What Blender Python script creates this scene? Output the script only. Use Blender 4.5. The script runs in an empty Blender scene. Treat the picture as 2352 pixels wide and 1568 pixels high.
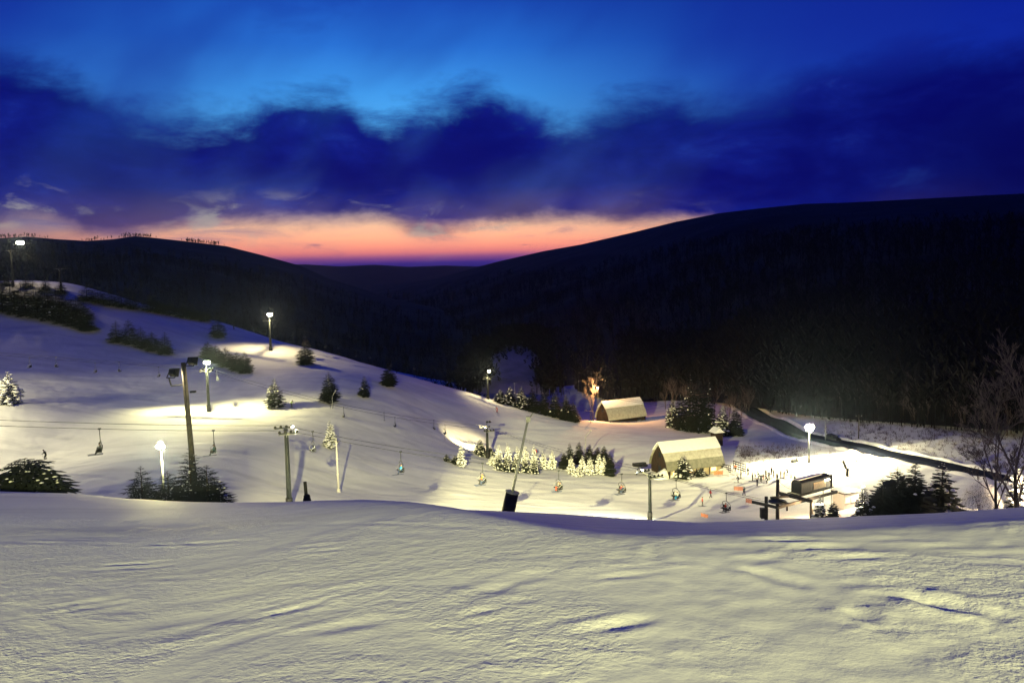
import bpy, bmesh, math, random
import numpy as np
from mathutils import Vector, Matrix

random.seed(7)
RNG = np.random.RandomState(11)
SC = bpy.context.scene
COL = SC.collection
R = math.radians

# ------------------------------------------------------------------ camera
PITCH, ROLL, FPX = R(5.0), R(1.3), 1882.0           # 2352 x 1568 reference pixels
FWD = Vector((0, math.cos(PITCH), -math.sin(PITCH)))
UP0 = Vector((0, math.sin(PITCH), math.cos(PITCH)))
RIGHT = math.cos(ROLL) * Vector((1, 0, 0)) - math.sin(ROLL) * UP0
UP = math.sin(ROLL) * Vector((1, 0, 0)) + math.cos(ROLL) * UP0
cam_data = bpy.data.cameras.new('camera')
cam = bpy.data.objects.new('camera', cam_data)
COL.objects.link(cam)
cam.matrix_world = Matrix((RIGHT, UP, -FWD)).transposed().to_4x4()
cam_data.sensor_width = 36.0
cam_data.lens = 36.0 * FPX / 2352.0
cam_data.clip_start, cam_data.clip_end = 0.1, 60000.0
SC.camera = cam

def ray(u, v):
    d = FWD + RIGHT * ((u - 1176.0) / FPX) + UP * ((784.0 - v) / FPX)
    return d / d.y                                   # per metre forward

def at(u, v, Y):
    d = ray(u, v)
    return Vector((d.x * Y, Y, d.z * Y))

def at_z(u, v, z):
    d = ray(u, v)
    return d * (z / d.z)

def project(p):
    p = Vector(p)
    w = p.dot(FWD)
    return 1176 + FPX * p.dot(RIGHT) / w, 784 - FPX * p.dot(UP) / w

# ------------------------------------------------------------------ view settings
SC.view_settings.view_transform = 'Standard'
SC.view_settings.look = 'None'
SC.view_settings.exposure = 0.0
SC.view_settings.gamma = 1.0
SC.view_settings.use_curve_mapping = False
SC.render.engine = 'CYCLES'
SC.cycles.use_denoising = True
SC.cycles.max_bounces = 4
SC.cycles.diffuse_bounces = 2
SC.cycles.volume_bounces = 0
SC.cycles.sample_clamp_indirect = 3.0

# ------------------------------------------------------------------ world: dusk sky with cloud bank
SKY_STRENGTH = 1.05
world = bpy.data.worlds.new('World')
SC.world = world
world.use_nodes = True
WT = world.node_tree
WT.nodes.clear()

class NT:
    """tiny helper to wire math nodes"""
    def __init__(self, tree): self.t = tree
    def n(self, typ, **kw):
        nd = self.t.nodes.new(typ)
        for k, v in kw.items(): setattr(nd, k, v)
        return nd
    def put(self, sock, val):
        if isinstance(val, bpy.types.NodeSocket): self.t.links.new(val, sock)
        else: sock.default_value = val
    def m(self, op, a, b=0.0, c=0.0, clamp=False):
        nd = self.n('ShaderNodeMath', operation=op, use_clamp=clamp)
        self.put(nd.inputs[0], a); self.put(nd.inputs[1], b); self.put(nd.inputs[2], c)
        return nd.outputs[0]
    def smooth(self, x, lo, hi):
        nd = self.n('ShaderNodeMapRange', interpolation_type='SMOOTHSTEP')
        self.put(nd.inputs[0], x); self.put(nd.inputs[1], lo); self.put(nd.inputs[2], hi)
        return nd.outputs[0]
    def noise(self, vec, scale, detail=4, rough=0.55, dist=0.0):
        nd = self.n('ShaderNodeTexNoise')
        self.put(nd.inputs['Vector'], vec)
        nd.inputs['Scale'].default_value = scale
        nd.inputs['Detail'].default_value = detail
        nd.inputs['Roughness'].default_value = rough
        nd.inputs['Distortion'].default_value = dist
        return nd.outputs['Fac']
    def ramp(self, fac, stops, interp='LINEAR'):
        nd = self.n('ShaderNodeValToRGB')
        cr = nd.color_ramp
        cr.interpolation = interp
        while len(cr.elements) < len(stops): cr.elements.new(0.5)
        for el, (p, c) in zip(cr.elements, stops):
            el.position = p
            el.color = (*c, 1)
        self.put(nd.inputs[0], fac)
        return nd.outputs[0]
    def mix(self, fac, a, b):
        nd = self.n('ShaderNodeMix', data_type='RGBA')
        self.put(nd.inputs['Factor'], fac)
        for s, val in ((nd.inputs[6], a), (nd.inputs[7], b)):
            if isinstance(val, bpy.types.NodeSocket): self.t.links.new(val, s)
            else: s.default_value = (*val, 1)
        return nd.outputs[2]
    def curve(self, x, pts):
        nd = self.n('ShaderNodeFloatCurve')
        cv = nd.mapping.curves[0]
        pts = sorted(pts)
        while len(cv.points) < len(pts): cv.points.new(0.5, 0.5)
        for p, (a, b) in zip(cv.points, pts):
            p.location = (a, b)
            p.handle_type = 'AUTO'
        nd.mapping.update()
        self.put(nd.inputs['Value'], x)
        return nd.outputs[0]
    def vec(self, x, y, z):
        nd = self.n('ShaderNodeCombineXYZ')
        self.put(nd.inputs[0], x); self.put(nd.inputs[1], y); self.put(nd.inputs[2], z)
        return nd.outputs[0]

W = NT(WT)
sep = W.n('ShaderNodeSeparateXYZ')
WT.links.new(W.n('ShaderNodeTexCoord').outputs['Generated'], sep.inputs[0])
sx, sy, sz = sep.outputs
hyp = W.m('SQRT', W.m('ADD', W.m('MULTIPLY', sx, sx), W.m('ADD', W.m('MULTIPLY', sy, sy), 1e-5)))
EL = W.m('DIVIDE', sz, hyp)                                  # tan of elevation
AZ = W.m('ARCTAN2', sx, sy)                                  # 0 = straight ahead

def sky_pt(u, v):
    d = ray(u, v)
    a = math.atan2(d.x, 1.0)
    return a, d.z / math.hypot(d.x, 1.0)

def edge(pts):
    out = []
    for u, v in pts:
        a, e = sky_pt(u, v)
        out.append(((a + 0.7) / 1.4, e / 0.4))
    return [(0.0, out[0][1])] + out + [(1.0, out[-1][1])]

A01 = W.m('DIVIDE', W.m('ADD', AZ, 0.7), 1.4, clamp=True)
# warped coordinates for the clouds
base = W.vec(W.m('MULTIPLY', AZ, 5.0), W.m('MULTIPLY', EL, 11.0), 0.37)
n_big = W.noise(base, 0.75, 5, 0.55, 0.5)
n_mid = W.noise(W.vec(W.m('MULTIPLY', AZ, 9.0), W.m('MULTIPLY', EL, 20.0), 4.1), 0.9, 9, 0.68, 0.25)
n_fine = W.noise(W.vec(W.m('MULTIPLY', AZ, 10.0), W.m('MULTIPLY', EL, 60.0), 8.8), 1.0, 5, 0.6, 0.6)
diag = W.vec(W.m('MULTIPLY', W.m('ADD', AZ, W.m('MULTIPLY', EL, -0.9)), 10.0),
             W.m('MULTIPLY', W.m('ADD', EL, W.m('MULTIPLY', AZ, 0.35)), 7.0), 2.2)
n_diag = W.noise(diag, 0.45, 3.5, 0.48, 0.2)

# clear sky: sunset band, then cyan, then deep blue
tE = W.m('DIVIDE', W.m('ADD', EL, 0.05), 0.5, clamp=True)
def T_(v): return (-(v - 619.0) / FPX + 0.05) / 0.5
clear_sun = W.ramp(tE, [
    (0.0, (0.006, 0.008, 0.10)), (T_(612), (0.012, 0.012, 0.17)), (T_(598), (0.05, 0.022, 0.22)), (T_(586), (0.28, 0.08, 0.24)),
    (T_(574), (0.85, 0.23, 0.22)), (T_(560), (1.15, 0.38, 0.24)), (T_(540), (1.30, 0.56, 0.30)),
    (T_(515), (1.18, 0.66, 0.37)), (T_(485), (0.80, 0.58, 0.44)), (T_(430), (0.20, 0.36, 0.62)),
    (T_(300), (0.085, 0.42, 0.90)), (T_(220), (0.055, 0.33, 0.84)), (T_(120), (0.024, 0.18, 0.68)),
    (T_(0), (0.010, 0.08, 0.50)), (1.0, (0.004, 0.022, 0.24))])
clear_away = W.ramp(tE, [
    (0.0, (0.006, 0.006, 0.06)), (T_(560), (0.006, 0.010, 0.12)), (T_(380), (0.004, 0.014, 0.22)),
    (T_(200), (0.004, 0.018, 0.33)), (T_(0), (0.003, 0.009, 0.22)), (1.0, (0.0025, 0.008, 0.19))])
dz = W.m('DIVIDE', W.m('ADD', AZ, 0.16), 0.33)
glow_fac = W.m('EXPONENT', W.m('MULTIPLY', W.m('MULTIPLY', dz, dz), -1.0))
low = W.m('SUBTRACT', 1.0, W.smooth(EL, 0.03, 0.12))
dz2 = W.m('DIVIDE', W.m('ADD', AZ, 0.06), 0.47)
glow_low = W.m('EXPONENT', W.m('MULTIPLY', W.m('POWER', W.m('ABSOLUTE', dz2), 3.0), -1.0))
gf = W.m('ADD', W.m('MULTIPLY', glow_fac, W.m('SUBTRACT', 1.0, low)), W.m('MULTIPLY', glow_low, low))
clear = W.mix(gf, clear_away, clear_sun)

# thin streaks in the orange band
streak = W.m('MULTIPLY', W.smooth(n_fine, 0.56, 0.72), W.m('SUBTRACT', 1.0, W.smooth(EL, 0.03, 0.075)))
clear = W.mix(W.m('MULTIPLY', streak, 0.45), clear, (0.16, 0.07, 0.22))

# cloud bank
top = W.curve(A01, edge([(-60, 120), (150, 170), (300, 262), (450, 278), (560, 262), (650, 228), (740, 212), (800, 238),
                         (850, 282), (950, 272), (1030, 240), (1110, 215), (1200, 262), (1300, 290), (1400, 250),
                         (1520, 228), (1640, 252), (1760, 238), (1880, 180), (2050, 140), (2250, 110), (2400, 90)]))
bot = W.curve(A01, edge([(-60, 500), (60, 470), (160, 500), (240, 520), (330, 510), (500, 496), (720, 492), (860, 482), (960, 510),
                         (1060, 508), (1200, 484), (1400, 490), (1550, 488), (1650, 500), (1800, 560), (2400, 640)]))
eT = W.m('ADD', W.m('MULTIPLY', top, 0.4), W.m('MULTIPLY', W.m('SUBTRACT', n_mid, 0.5), 0.115))
eB = W.m('ADD', W.m('MULTIPLY', bot, 0.4), W.m('MULTIPLY', W.m('SUBTRACT', n_mid, 0.5), 0.045))
soft = 0.032
f_top = W.smooth(W.m('SUBTRACT', eT, EL), -soft, soft * 0.8)
f_bot = W.smooth(W.m('SUBTRACT', EL, eB), -0.022, 0.004)
bank = W.m('MULTIPLY', f_top, f_bot)
bank = W.m('MULTIPLY', bank, W.m('ADD', 0.86, W.m('MULTIPLY', W.smooth(n_diag, 0.62, 0.38), 0.14)))
# thin veils above the bank, thickening to both sides and overhead
veil = W.m('MULTIPLY', W.smooth(n_diag, 0.42, 0.68), W.smooth(EL, 0.10, 0.22))
veil = W.m('MULTIPLY', veil, 0.62)
veil2 = W.m('MULTIPLY', W.smooth(n_big, 0.50, 0.72), W.smooth(EL, 0.16, 0.24))
veil = W.m('MAXIMUM', veil, W.m('MULTIPLY', veil2, 0.55))
veil = W.m('MULTIPLY', veil, W.m('SUBTRACT', 1.0, W.m('MULTIPLY', glow_fac, 0.22)))
cloud_dark = W.mix(W.smooth(n_mid, 0.35, 0.75), (0.0016, 0.0024, 0.135), (0.005, 0.012, 0.235))
cloud_veil = (0.006, 0.022, 0.30)
# lit ragged fringe just under the bank
fr = W.m('MULTIPLY', W.smooth(W.m('SUBTRACT', EL, eB), -0.045, -0.015), W.m('SUBTRACT', 1.0, f_bot))
c1 = W.mix(veil, clear, cloud_veil)
c2 = W.mix(W.m('MULTIPLY', W.m('MULTIPLY', fr, W.smooth(n_fine, 0.35, 0.7)), W.m('SUBTRACT', 0.7, W.m('MULTIPLY', W.smooth(AZ, -0.45, -0.15), 0.5))), c1, (0.10, 0.12, 0.30))
c3 = W.mix(bank, c2, cloud_dark)
# torn thin spots and brighter wisps inside the bank
wisp = W.m('MULTIPLY', W.smooth(n_mid, 0.58, 0.78), W.m('MULTIPLY', bank, 0.42))
c3 = W.mix(wisp, c3, (0.02, 0.07, 0.36))
# cream wisps torn off the underside of the bank
n_w = W.noise(W.vec(W.m('MULTIPLY', W.m('SUBTRACT', AZ, W.m('MULTIPLY', EL, 1.2)), 16.0), W.m('MULTIPLY', EL, 40.0), 5.5), 0.8, 6, 0.6, 0.9)
dw = W.m('DIVIDE', W.m('SUBTRACT', EL, W.m('ADD', eB, -0.004)), 0.022)
bandw = W.m('EXPONENT', W.m('MULTIPLY', W.m('MULTIPLY', dw, dw), -1.0))
wl = W.m('MULTIPLY', W.m('MULTIPLY', bandw, W.smooth(n_w, 0.52, 0.70)), W.m('SUBTRACT', 1.0, W.smooth(AZ, 0.0, 0.3)))
c3 = W.mix(W.m('MULTIPLY', wl, 0.6), c3, (0.42, 0.40, 0.36))
# right side sinks into dark cloud
rightdark = W.m('MULTIPLY', W.smooth(AZ, 0.20, 0.62), W.m('SUBTRACT', 1.0, W.smooth(EL, 0.06, 0.26)))
c4 = W.mix(W.m('MULTIPLY', rightdark, 0.75), c3, (0.0012, 0.0014, 0.055))
# darker towards the zenith
c4 = W.mix(W.m('MULTIPLY', W.smooth(EL, 0.32, 1.6), 0.6), c4, (0.001, 0.003, 0.05))
# below the horizon
c5 = W.mix(W.smooth(EL, -0.03, -0.002), (0.004, 0.004, 0.035), c4)
# faint atmospheric scattering of the set sun
nish = W.n('ShaderNodeTexSky', sky_type='NISHITA', sun_disc=False)
nish.sun_elevation = R(-4.0); nish.sun_rotation = R(-9.0)
addn = W.n('ShaderNodeMix', data_type='RGBA', blend_type='ADD')
addn.inputs['Factor'].default_value = 0.002
WT.links.new(c5, addn.inputs[6]); WT.links.new(nish.outputs[0], addn.inputs[7])
bgn = W.n('ShaderNodeBackground')
WT.links.new(addn.outputs[2], bgn.inputs[0])
bgn.inputs[1].default_value = SKY_STRENGTH
WT.links.new(bgn.outputs[0], W.n('ShaderNodeOutputWorld').inputs[0])

# ------------------------------------------------------------------ materials
def material(name, col, rough=0.7, var=0.0, scale=3.0, metal=0.0, col2=None, bump=0.0, spec=0.3):
    m = bpy.data.materials.new(name)
    m.use_nodes = True
    t = m.node_tree
    b = t.nodes['Principled BSDF']
    b.inputs['Base Color'].default_value = (*col, 1)
    b.inputs['Roughness'].default_value = rough
    b.inputs['Metallic'].default_value = metal
    b.inputs['Specular IOR Level'].default_value = spec
    h = NT(t)
    tc = h.n('ShaderNodeTexCoord').outputs['Object']
    nz = h.noise(tc, scale, 5, 0.6)
    c2 = col2 if col2 else tuple(max(0, c * (1 - var)) for c in col)
    if var or col2:
        t.links.new(h.mix(h.smooth(nz, 0.35, 0.65), col, c2), b.inputs['Base Color'])
    if bump:
        bp = h.n('ShaderNodeBump')
        bp.inputs['Strength'].default_value = bump
        bp.inputs['Distance'].default_value = 0.05
        t.links.new(nz, bp.inputs['Height'])
        t.links.new(bp.outputs[0], b.inputs['Normal'])
    return m

def emitter(name, col, strength):
    m = bpy.data.materials.new(name)
    m.use_nodes = True
    t = m.node_tree
    b = t.nodes['Principled BSDF']
    b.inputs['Base Color'].default_value = (0.5, 0.5, 0.5, 1)
    b.inputs['Emission Color'].default_value = (*col, 1)
    b.inputs['Emission Strength'].default_value = strength
    return m

M = {}
M['tree_green'] = material('conifer_needles', (0.013, 0.020, 0.015), 0.8, 0.5, 2.0)
M['bark'] = material('bark', (0.055, 0.04, 0.03), 0.9, 0.5, 6.0, bump=0.4)
M['twig'] = material('bare_twigs', (0.11, 0.085, 0.085), 0.9, 0.4, 3.0)
M['frost'] = material('frosted_twigs', (0.55, 0.54, 0.56), 0.9, 0.3, 3.0)
M['snow_load'] = material('snow_on_branches', (0.82, 0.83, 0.85), 0.6, 0.08, 2.0)
M['steel_dark'] = material('galvanised_steel_dark', (0.022, 0.027, 0.034), 0.55, 0.5, 2.5, metal=0.2)
M['steel'] = material('galvanised_steel', (0.30, 0.31, 0.31), 0.5, 0.3, 2.0, metal=0.4)
M['rubber'] = material('black_rubber', (0.012, 0.012, 0.014), 0.7, 0.3)
M['pad'] = material('black_pad', (0.018, 0.018, 0.022), 0.75, 0.4, 4.0, bump=0.3)
M['wood_pole'] = material('weathered_wood', (0.085, 0.075, 0.055), 0.85, 0.45, 5.0, bump=0.5)
M['wood_dark'] = material('dark_brown_boards', (0.026, 0.015, 0.011), 0.85, 0.4, 3.0, bump=0.3)
M['wood_warm'] = material('tan_boards', (0.50, 0.42, 0.28), 0.8, 0.25, 3.0)
M['roof'] = material('weathered_roof_shingles', (0.19, 0.19, 0.155), 0.8, 0.3, 1.2, bump=0.3)
M['roof_frost'] = material('snow_dusted_shingles', (0.42, 0.41, 0.36), 0.8, 0.25, 1.2, bump=0.3)
M['frame_black'] = material('black_painted_steel', (0.014, 0.016, 0.02), 0.6, 0.4)
M['white_paint'] = material('white_paint', (0.75, 0.74, 0.70), 0.6, 0.08)
M['orange'] = material('orange_safety_mesh', (0.80, 0.26, 0.10), 0.7, 0.2)
M['asphalt'] = material('asphalt', (0.018, 0.023, 0.045), 0.95, 0.4, 0.5, bump=0.3, spec=0.03)
M['glass'] = material('dark_glass', (0.02, 0.025, 0.03), 0.1, spec=0.6)
M['lens_warm'] = emitter('floodlight_lens', (1.0, 0.86, 0.52), 260.0)
M['lens_far'] = emitter('floodlight_lens_far', (1.0, 0.80, 0.45), 160.0)
M['lens_dim'] = emitter('floodlight_lens_weak', (1.0, 0.92, 0.65), 30.0)
M['window_lit'] = emitter('lit_window', (1.0, 0.60, 0.22), 2.2)
M['skin'] = material('skin', (0.45, 0.27, 0.19), 0.6)

def snow_material():
    m = bpy.data.materials.new('snow')
    m.use_nodes = True
    t = m.node_tree
    b = t.nodes['Principled BSDF']
    b.inputs['Roughness'].default_value = 0.75
    b.inputs['Specular IOR Level'].default_value = 0.15
    h = NT(t)
    tc = h.n('ShaderNodeTexCoord').outputs['Object']
    n1 = h.noise(tc, 0.10, 6, 0.62)
    n2 = h.noise(tc, 2.6, 6, 0.65)
    nd = h.n('ShaderNodeMapping')
    nd.inputs['Scale'].default_value = (0.6, 3.0, 1.0)
    nd.inputs['Rotation'].default_value = (0, 0, R(-14))
    t.links.new(tc, nd.inputs[0])
    n3 = h.noise(nd.outputs[0], 0.9, 5, 0.6, 0.3)
    c = h.mix(h.smooth(n1, 0.35, 0.7), (0.80, 0.81, 0.83), (0.68, 0.69, 0.72))
    c = h.mix(h.m('MULTIPLY', h.smooth(n3, 0.45, 0.75), 0.35), c, (0.88, 0.88, 0.89))
    ms = h.n('ShaderNodeMapping')
    ms.inputs['Scale'].default_value = (0.035, 0.30, 0.1)
    ms.inputs['Rotation'].default_value = (0, 0, R(-24))
    t.links.new(tc, ms.inputs[0])
    n6 = h.noise(ms.outputs[0], 1.0, 8, 0.68, 0.4)
    c = h.mix(h.m('MULTIPLY', h.smooth(n6, 0.46, 0.66), 0.55), c, (0.56, 0.57, 0.60))
    t.links.new(c, b.inputs['Base Color'])
    bp = h.n('ShaderNodeBump')
    bp.inputs['Strength'].default_value = 0.5
    bp.inputs['Distance'].default_value = 0.02
    n4 = h.noise(tc, 8.0, 3, 0.6)
    n5 = h.noise(tc, 22.0, 3, 0.6)
    t.links.new(h.m('ADD', h.m('ADD', h.m('MULTIPLY', n2, 0.5), h.m('MULTIPLY', n3, 0.12)), h.m('MULTIPLY', h.m('ADD', h.m('MULTIPLY', n4, 0.8), h.m('MULTIPLY', n5, 0.7)), h.m('ADD', 0.25, h.m('MULTIPLY', h.smooth(h.noise(tc, 0.45, 4, 0.6, 0.5), 0.40, 0.62), 1.15)))), bp.inputs['Height'])
    t.links.new(bp.outputs[0], b.inputs['Normal'])
    return m
M['snow'] = snow_material()

# ------------------------------------------------------------------ object helpers
def tag(o, label=None, cat=None, group=None, kind=None):
    if label: o['label'] = label
    if cat: o['category'] = cat
    if group: o['group'] = group
    if kind: o['kind'] = kind
    return o

def empty(name, loc, rz=0.0, label=None, cat=None, group=None):
    o = bpy.data.objects.new(name, None)
    COL.objects.link(o)
    o.location = loc
    o.rotation_euler = (0, 0, rz)
    return tag(o, label, cat, group)

def link(name, me, parent=None):
    o = bpy.data.objects.new(name, me)
    COL.objects.link(o)
    if parent is not None: o.parent = parent
    return o

def frame_of(d):
    d = Vector(d).normalized()
    ref = Vector((0, 0, 1)) if abs(d.z) < 0.95 else Vector((1, 0, 0))
    a = d.cross(ref).normalized()
    return a, a.cross(d).normalized(), d

class MB:
    """collects boxes, tubes and sheets and links them as one mesh"""
    def __init__(self): self.v, self.f = [], []
    def add(self, vs, fs):
        n = len(self.v)
        self.v += [tuple(p) for p in vs]
        self.f += [tuple(i + n for i in f) for f in fs]
        return self
    def box(self, c, s, rz=0.0, rot=None):
        m = rot if rot is not None else Matrix.Rotation(rz, 3, 'Z')
        c = Vector(c)
        vs = [c + m @ Vector((x * s[0] / 2, y * s[1] / 2, z * s[2] / 2)) for x in (-1, 1) for y in (-1, 1) for z in (-1, 1)]
        return self.add(vs, [(0, 1, 3, 2), (4, 6, 7, 5), (0, 4, 5, 1), (2, 3, 7, 6), (0, 2, 6, 4), (1, 5, 7, 3)])
    def tube(self, p0, p1, r0, r1=None, n=8, cap=True):
        r1 = r0 if r1 is None else r1
        p0, p1 = Vector(p0), Vector(p1)
        a, b, d = frame_of(p1 - p0)
        vs = []
        for p, r in ((p0, r0), (p1, r1)):
            for i in range(n):
                t = 2 * math.pi * i / n
                vs.append(p + (a * math.cos(t) + b * math.sin(t)) * r)
        fs = [(i, (i + 1) % n, n + (i + 1) % n, n + i) for i in range(n)]
        if cap: fs += [tuple(range(n - 1, -1, -1)), tuple(range(n, 2 * n))]
        return self.add(vs, fs)
    def path(self, pts, r, n=6):
        for a, b in zip(pts[:-1], pts[1:]): self.tube(a, b, r, r, n)
        return self
    def beam(self, p0, p1, w, h):
        p0, p1 = Vector(p0), Vector(p1)
        a, b, d = frame_of(p1 - p0)
        vs = [p + a * sx_ * w / 2 + b * sy_ * h / 2 for p in (p0, p1) for sx_, sy_ in ((-1, -1), (1, -1), (1, 1), (-1, 1))]
        return self.add(vs, [(3, 2, 1, 0), (4, 5, 6, 7), (0, 1, 5, 4), (1, 2, 6, 5), (2, 3, 7, 6), (3, 0, 4, 7)])
    def mesh(self, name, mat, smooth=False):
        me = bpy.data.meshes.new(name)
        me.from_pydata(self.v, [], self.f)
        me.materials.append(mat)
        if smooth:
            me.polygons.foreach_set('use_smooth', [True] * len(me.polygons))
        me.update()
        return me
    def build(self, name, mat, parent=None, smooth=False):
        return link(name, self.mesh(name, mat, smooth), parent)

def np_mesh(name, verts, faces, mat, smooth=False):
    """verts (n,3), faces (m,3|4) arrays"""
    me = bpy.data.meshes.new(name)
    k = faces.shape[1]
    me.vertices.add(len(verts)); me.vertices.foreach_set('co', np.asarray(verts, np.float32).ravel())
    me.loops.add(faces.size); me.loops.foreach_set('vertex_index', np.asarray(faces, np.int32).ravel())
    me.polygons.add(len(faces))
    me.polygons.foreach_set('loop_start', np.arange(0, faces.size, k, dtype=np.int32))
    if smooth: me.polygons.foreach_set('use_smooth', np.ones(len(faces), bool))
    me.materials.append(mat)
    me.update(calc_edges=True)
    me.validate()
    return me

def copy_tree(o, parent=None):
    c = o.copy()
    COL.objects.link(c)
    c.parent = parent
    for ch in list(o.children): copy_tree(ch, c)
    return c

def add_light(name, loc, power, col=(1.0, 0.86, 0.55), target=None, cone=140, blend=0.6, radius=0.25, parent=None):
    ld = bpy.data.lights.new(name, 'SPOT' if target is not None else 'POINT')
    ld.energy = power
    ld.color = col
    ld.shadow_soft_size = radius
    o = bpy.data.objects.new(name, ld)
    COL.objects.link(o)
    o.location = loc
    if target is not None:
        ld.spot_size = R(cone)
        ld.spot_blend = blend
        o.rotation_euler = (Vector(target) - Vector(loc)).to_track_quat('-Z', 'Y').to_euler()
    return o
# ------------------------------------------------------------------ noise
def value_noise(x, y, seed=0):
    xi, yi = np.floor(x).astype(np.int64), np.floor(y).astype(np.int64)
    xf, yf = x - xi, y - yi
    u, v = xf * xf * (3 - 2 * xf), yf * yf * (3 - 2 * yf)
    def hsh(a, b):
        n = (a * 374761393 + b * 668265263 + seed * 974711) & 0x7fffffff
        n = ((n ^ (n >> 13)) * 1274126177) & 0x7fffffff
        return ((n ^ (n >> 16)) & 0xffff) / 65535.0
    return (hsh(xi, yi) * (1 - u) + hsh(xi + 1, yi) * u) * (1 - v) + (hsh(xi, yi + 1) * (1 - u) + hsh(xi + 1, yi + 1) * u) * v - 0.5

def fbm(x, y, seed=0, oct=4):
    s, a = 0.0, 1.0
    for i in range(oct):
        s = s + a * value_noise(x * 2 ** i, y * 2 ** i, seed + i * 17)
        a *= 0.5
    return s

# ------------------------------------------------------------------ terrain height
def aT(u, v):
    d = ray(u, v)
    return d.x, -d.z

CREST = [aT(*p) for p in [(-500, 1105), (-200, 1118), (0, 1128), (175, 1133), (280, 1143), (520, 1159), (665, 1165), (830, 1163), (950, 1166), (1150, 1173),
                          (1290, 1180), (1490, 1193), (1600, 1199), (1750, 1194), (1950, 1186), (2150, 1178), (2352, 1164), (2700, 1140)]]
TERM = [aT(*p) for p in [(-500, 1106), (0, 1130), (600, 1164), (830, 1165), (950, 1174), (1080, 1192), (1200, 1206), (1350, 1222), (1500, 1228), (1650, 1224), (1800, 1216), (1950, 1209), (2150, 1200),
                         (2352, 1190), (2700, 1172)]]
CA, CT = np.array(CREST).T
TA, TT = np.array(TERM).T
YC = 36.0
S1A = np.array([-1.0, -0.30, -0.12, 0.05, 1.0])

def foreground(x, y):
    """snow slope the camera stands on, up to the break of slope and over it"""
    ys = np.maximum(y, 0.5)
    a = np.clip(x / np.maximum(y, 6.0), -0.9, 0.9)
    Tc = np.interp(a, CA, CT) ; Tt = np.interp(a, TA, TT)
    w = np.clip((a + 0.48) / 0.56, 0, 1); w = w * w * (3 - 2 * w)
    s1 = 0.145 * (1 - w) + 0.12 * w
    y0 = 13.0 * (1 - w) + w * 1.7 / np.maximum(Tt - s1, 0.05)
    s2 = (Tc * YC - 1.7 - s1 * y0) / (YC - y0)
    k = 3.0 * (1 - w) ** 1.5 + 0.18
    soft = np.logaddexp(0, (ys - y0) / k) * k
    F = 1.7 + s1 * ys + (s2 - s1) * soft
    over = np.maximum(ys - YC, 0.0)
    F = F + (Tc - s2) * over + 0.0045 * over ** 2
    back = np.maximum(0.5 - y, 0.0)
    return -F + 0.2 * 0.5 * (1 - np.exp(-back / 3.0)) * 1.0

PIX = [  # (u, v, forward distance)
    (780, 1132, 150), (668, 1166, 122), (480, 945, 195), (622, 805, 280), (632, 932, 203), (757, 922, 208), (838, 910, 218), (893, 885, 238),
    (703, 836, 266), (501, 775, 290), (105, 1053, 150), (30, 930, 170), (0, 715, 265), (200, 752, 262), (400, 812, 258), (578, 856, 244),
    (300, 900, 212), (190, 690, 325), (350, 716, 322), (500, 738, 318), (720, 800, 296), (870, 845, 288), (1090, 905, 284), (1320, 962, 284),
    (940, 1150, 143), (45, 645, 290), (158, 652, 288), (-150, 800, 230), (-250, 640, 285), (-200, 1000, 150), (300, 1060, 135), (500, 1060, 140),
    (1120, 1052, 212), (1000, 960, 232), (1000, 1060, 190), (1230, 1000, 245), (1493, 1192, 150), (850, 1010, 190), (650, 1010, 165)]
PIXZ = [  # (u, v, height)
    (1600, 1165, -53), (1860, 1062, -53), (1700, 1100, -53), (1300, 1105, -51), (1420, 968, -57.5), (1340, 966, -55.5), (1560, 1000, -54),
    (1760, 1030, -52), (1300, 1175, -47), (1480, 960, -57.5), (1900, 1130, -52)]
ROAD_PTS = [(1560, 862, 420), (1620, 885, 372), (1680, 916, 330), (1760, 966, 280), (1830, 999, 250), (1900, 1013, 233), (1980, 1029, 220), (2050, 1045, 208), (2200, 1076, 192), (2310, 1100, 184), (2420, 1124, 177), (2520, 1146, 172)]
HID = [  # x, y, z out of sight
    (0, 90, -34), (-60, 95, -33), (60, 95, -38), (110, 110, -43), (-120, 95, -30), (0, 340, -64), (-60, 360, -52), (-120, 400, -36), (-200, 420, -20),
    (60, 360, -62), (150, 300, -42), (120, 330, -44), (200, 250, -36), (230, 180, -34), (160, 130, -44), (-260, 300, 14), (-250, 380, 4), (0, 450, -70), (100, 450, -55), (-100, 470, -48), (200, 400, -24), (-240, 150, -22), (-200, 90, -24)]
pts = [tuple(at(*p)) for p in PIX] + [tuple(at_z(*p)) for p in PIXZ] + [tuple(at(*p)) for p in ROAD_PTS[2:]] + HID
pts += [tuple(at(2000, 972, 240)), tuple(at(2250, 1002, 214)), tuple(at(2100, 985, 228)), tuple(at(2080, 1185, 152)), tuple(at(2300, 1172, 150)), tuple(at(1850, 950, 268))]
TP = np.array(pts)

def tps_fit(P, lam=6.0):
    n = len(P)
    xy = P[:, :2] / 100.0
    d2 = ((xy[:, None] - xy[None]) ** 2).sum(-1)
    K = 0.5 * d2 * np.log(d2 + 1e-12)
    A = np.zeros((n + 3, n + 3))
    A[:n, :n] = K + np.eye(n) * lam * 1e-3
    Q = np.c_[np.ones(n), xy]
    A[:n, n:] = Q
    A[n:, :n] = Q.T
    return np.linalg.solve(A, np.r_[P[:, 2], 0, 0, 0]), xy
TW, TXY = tps_fit(TP)

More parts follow.
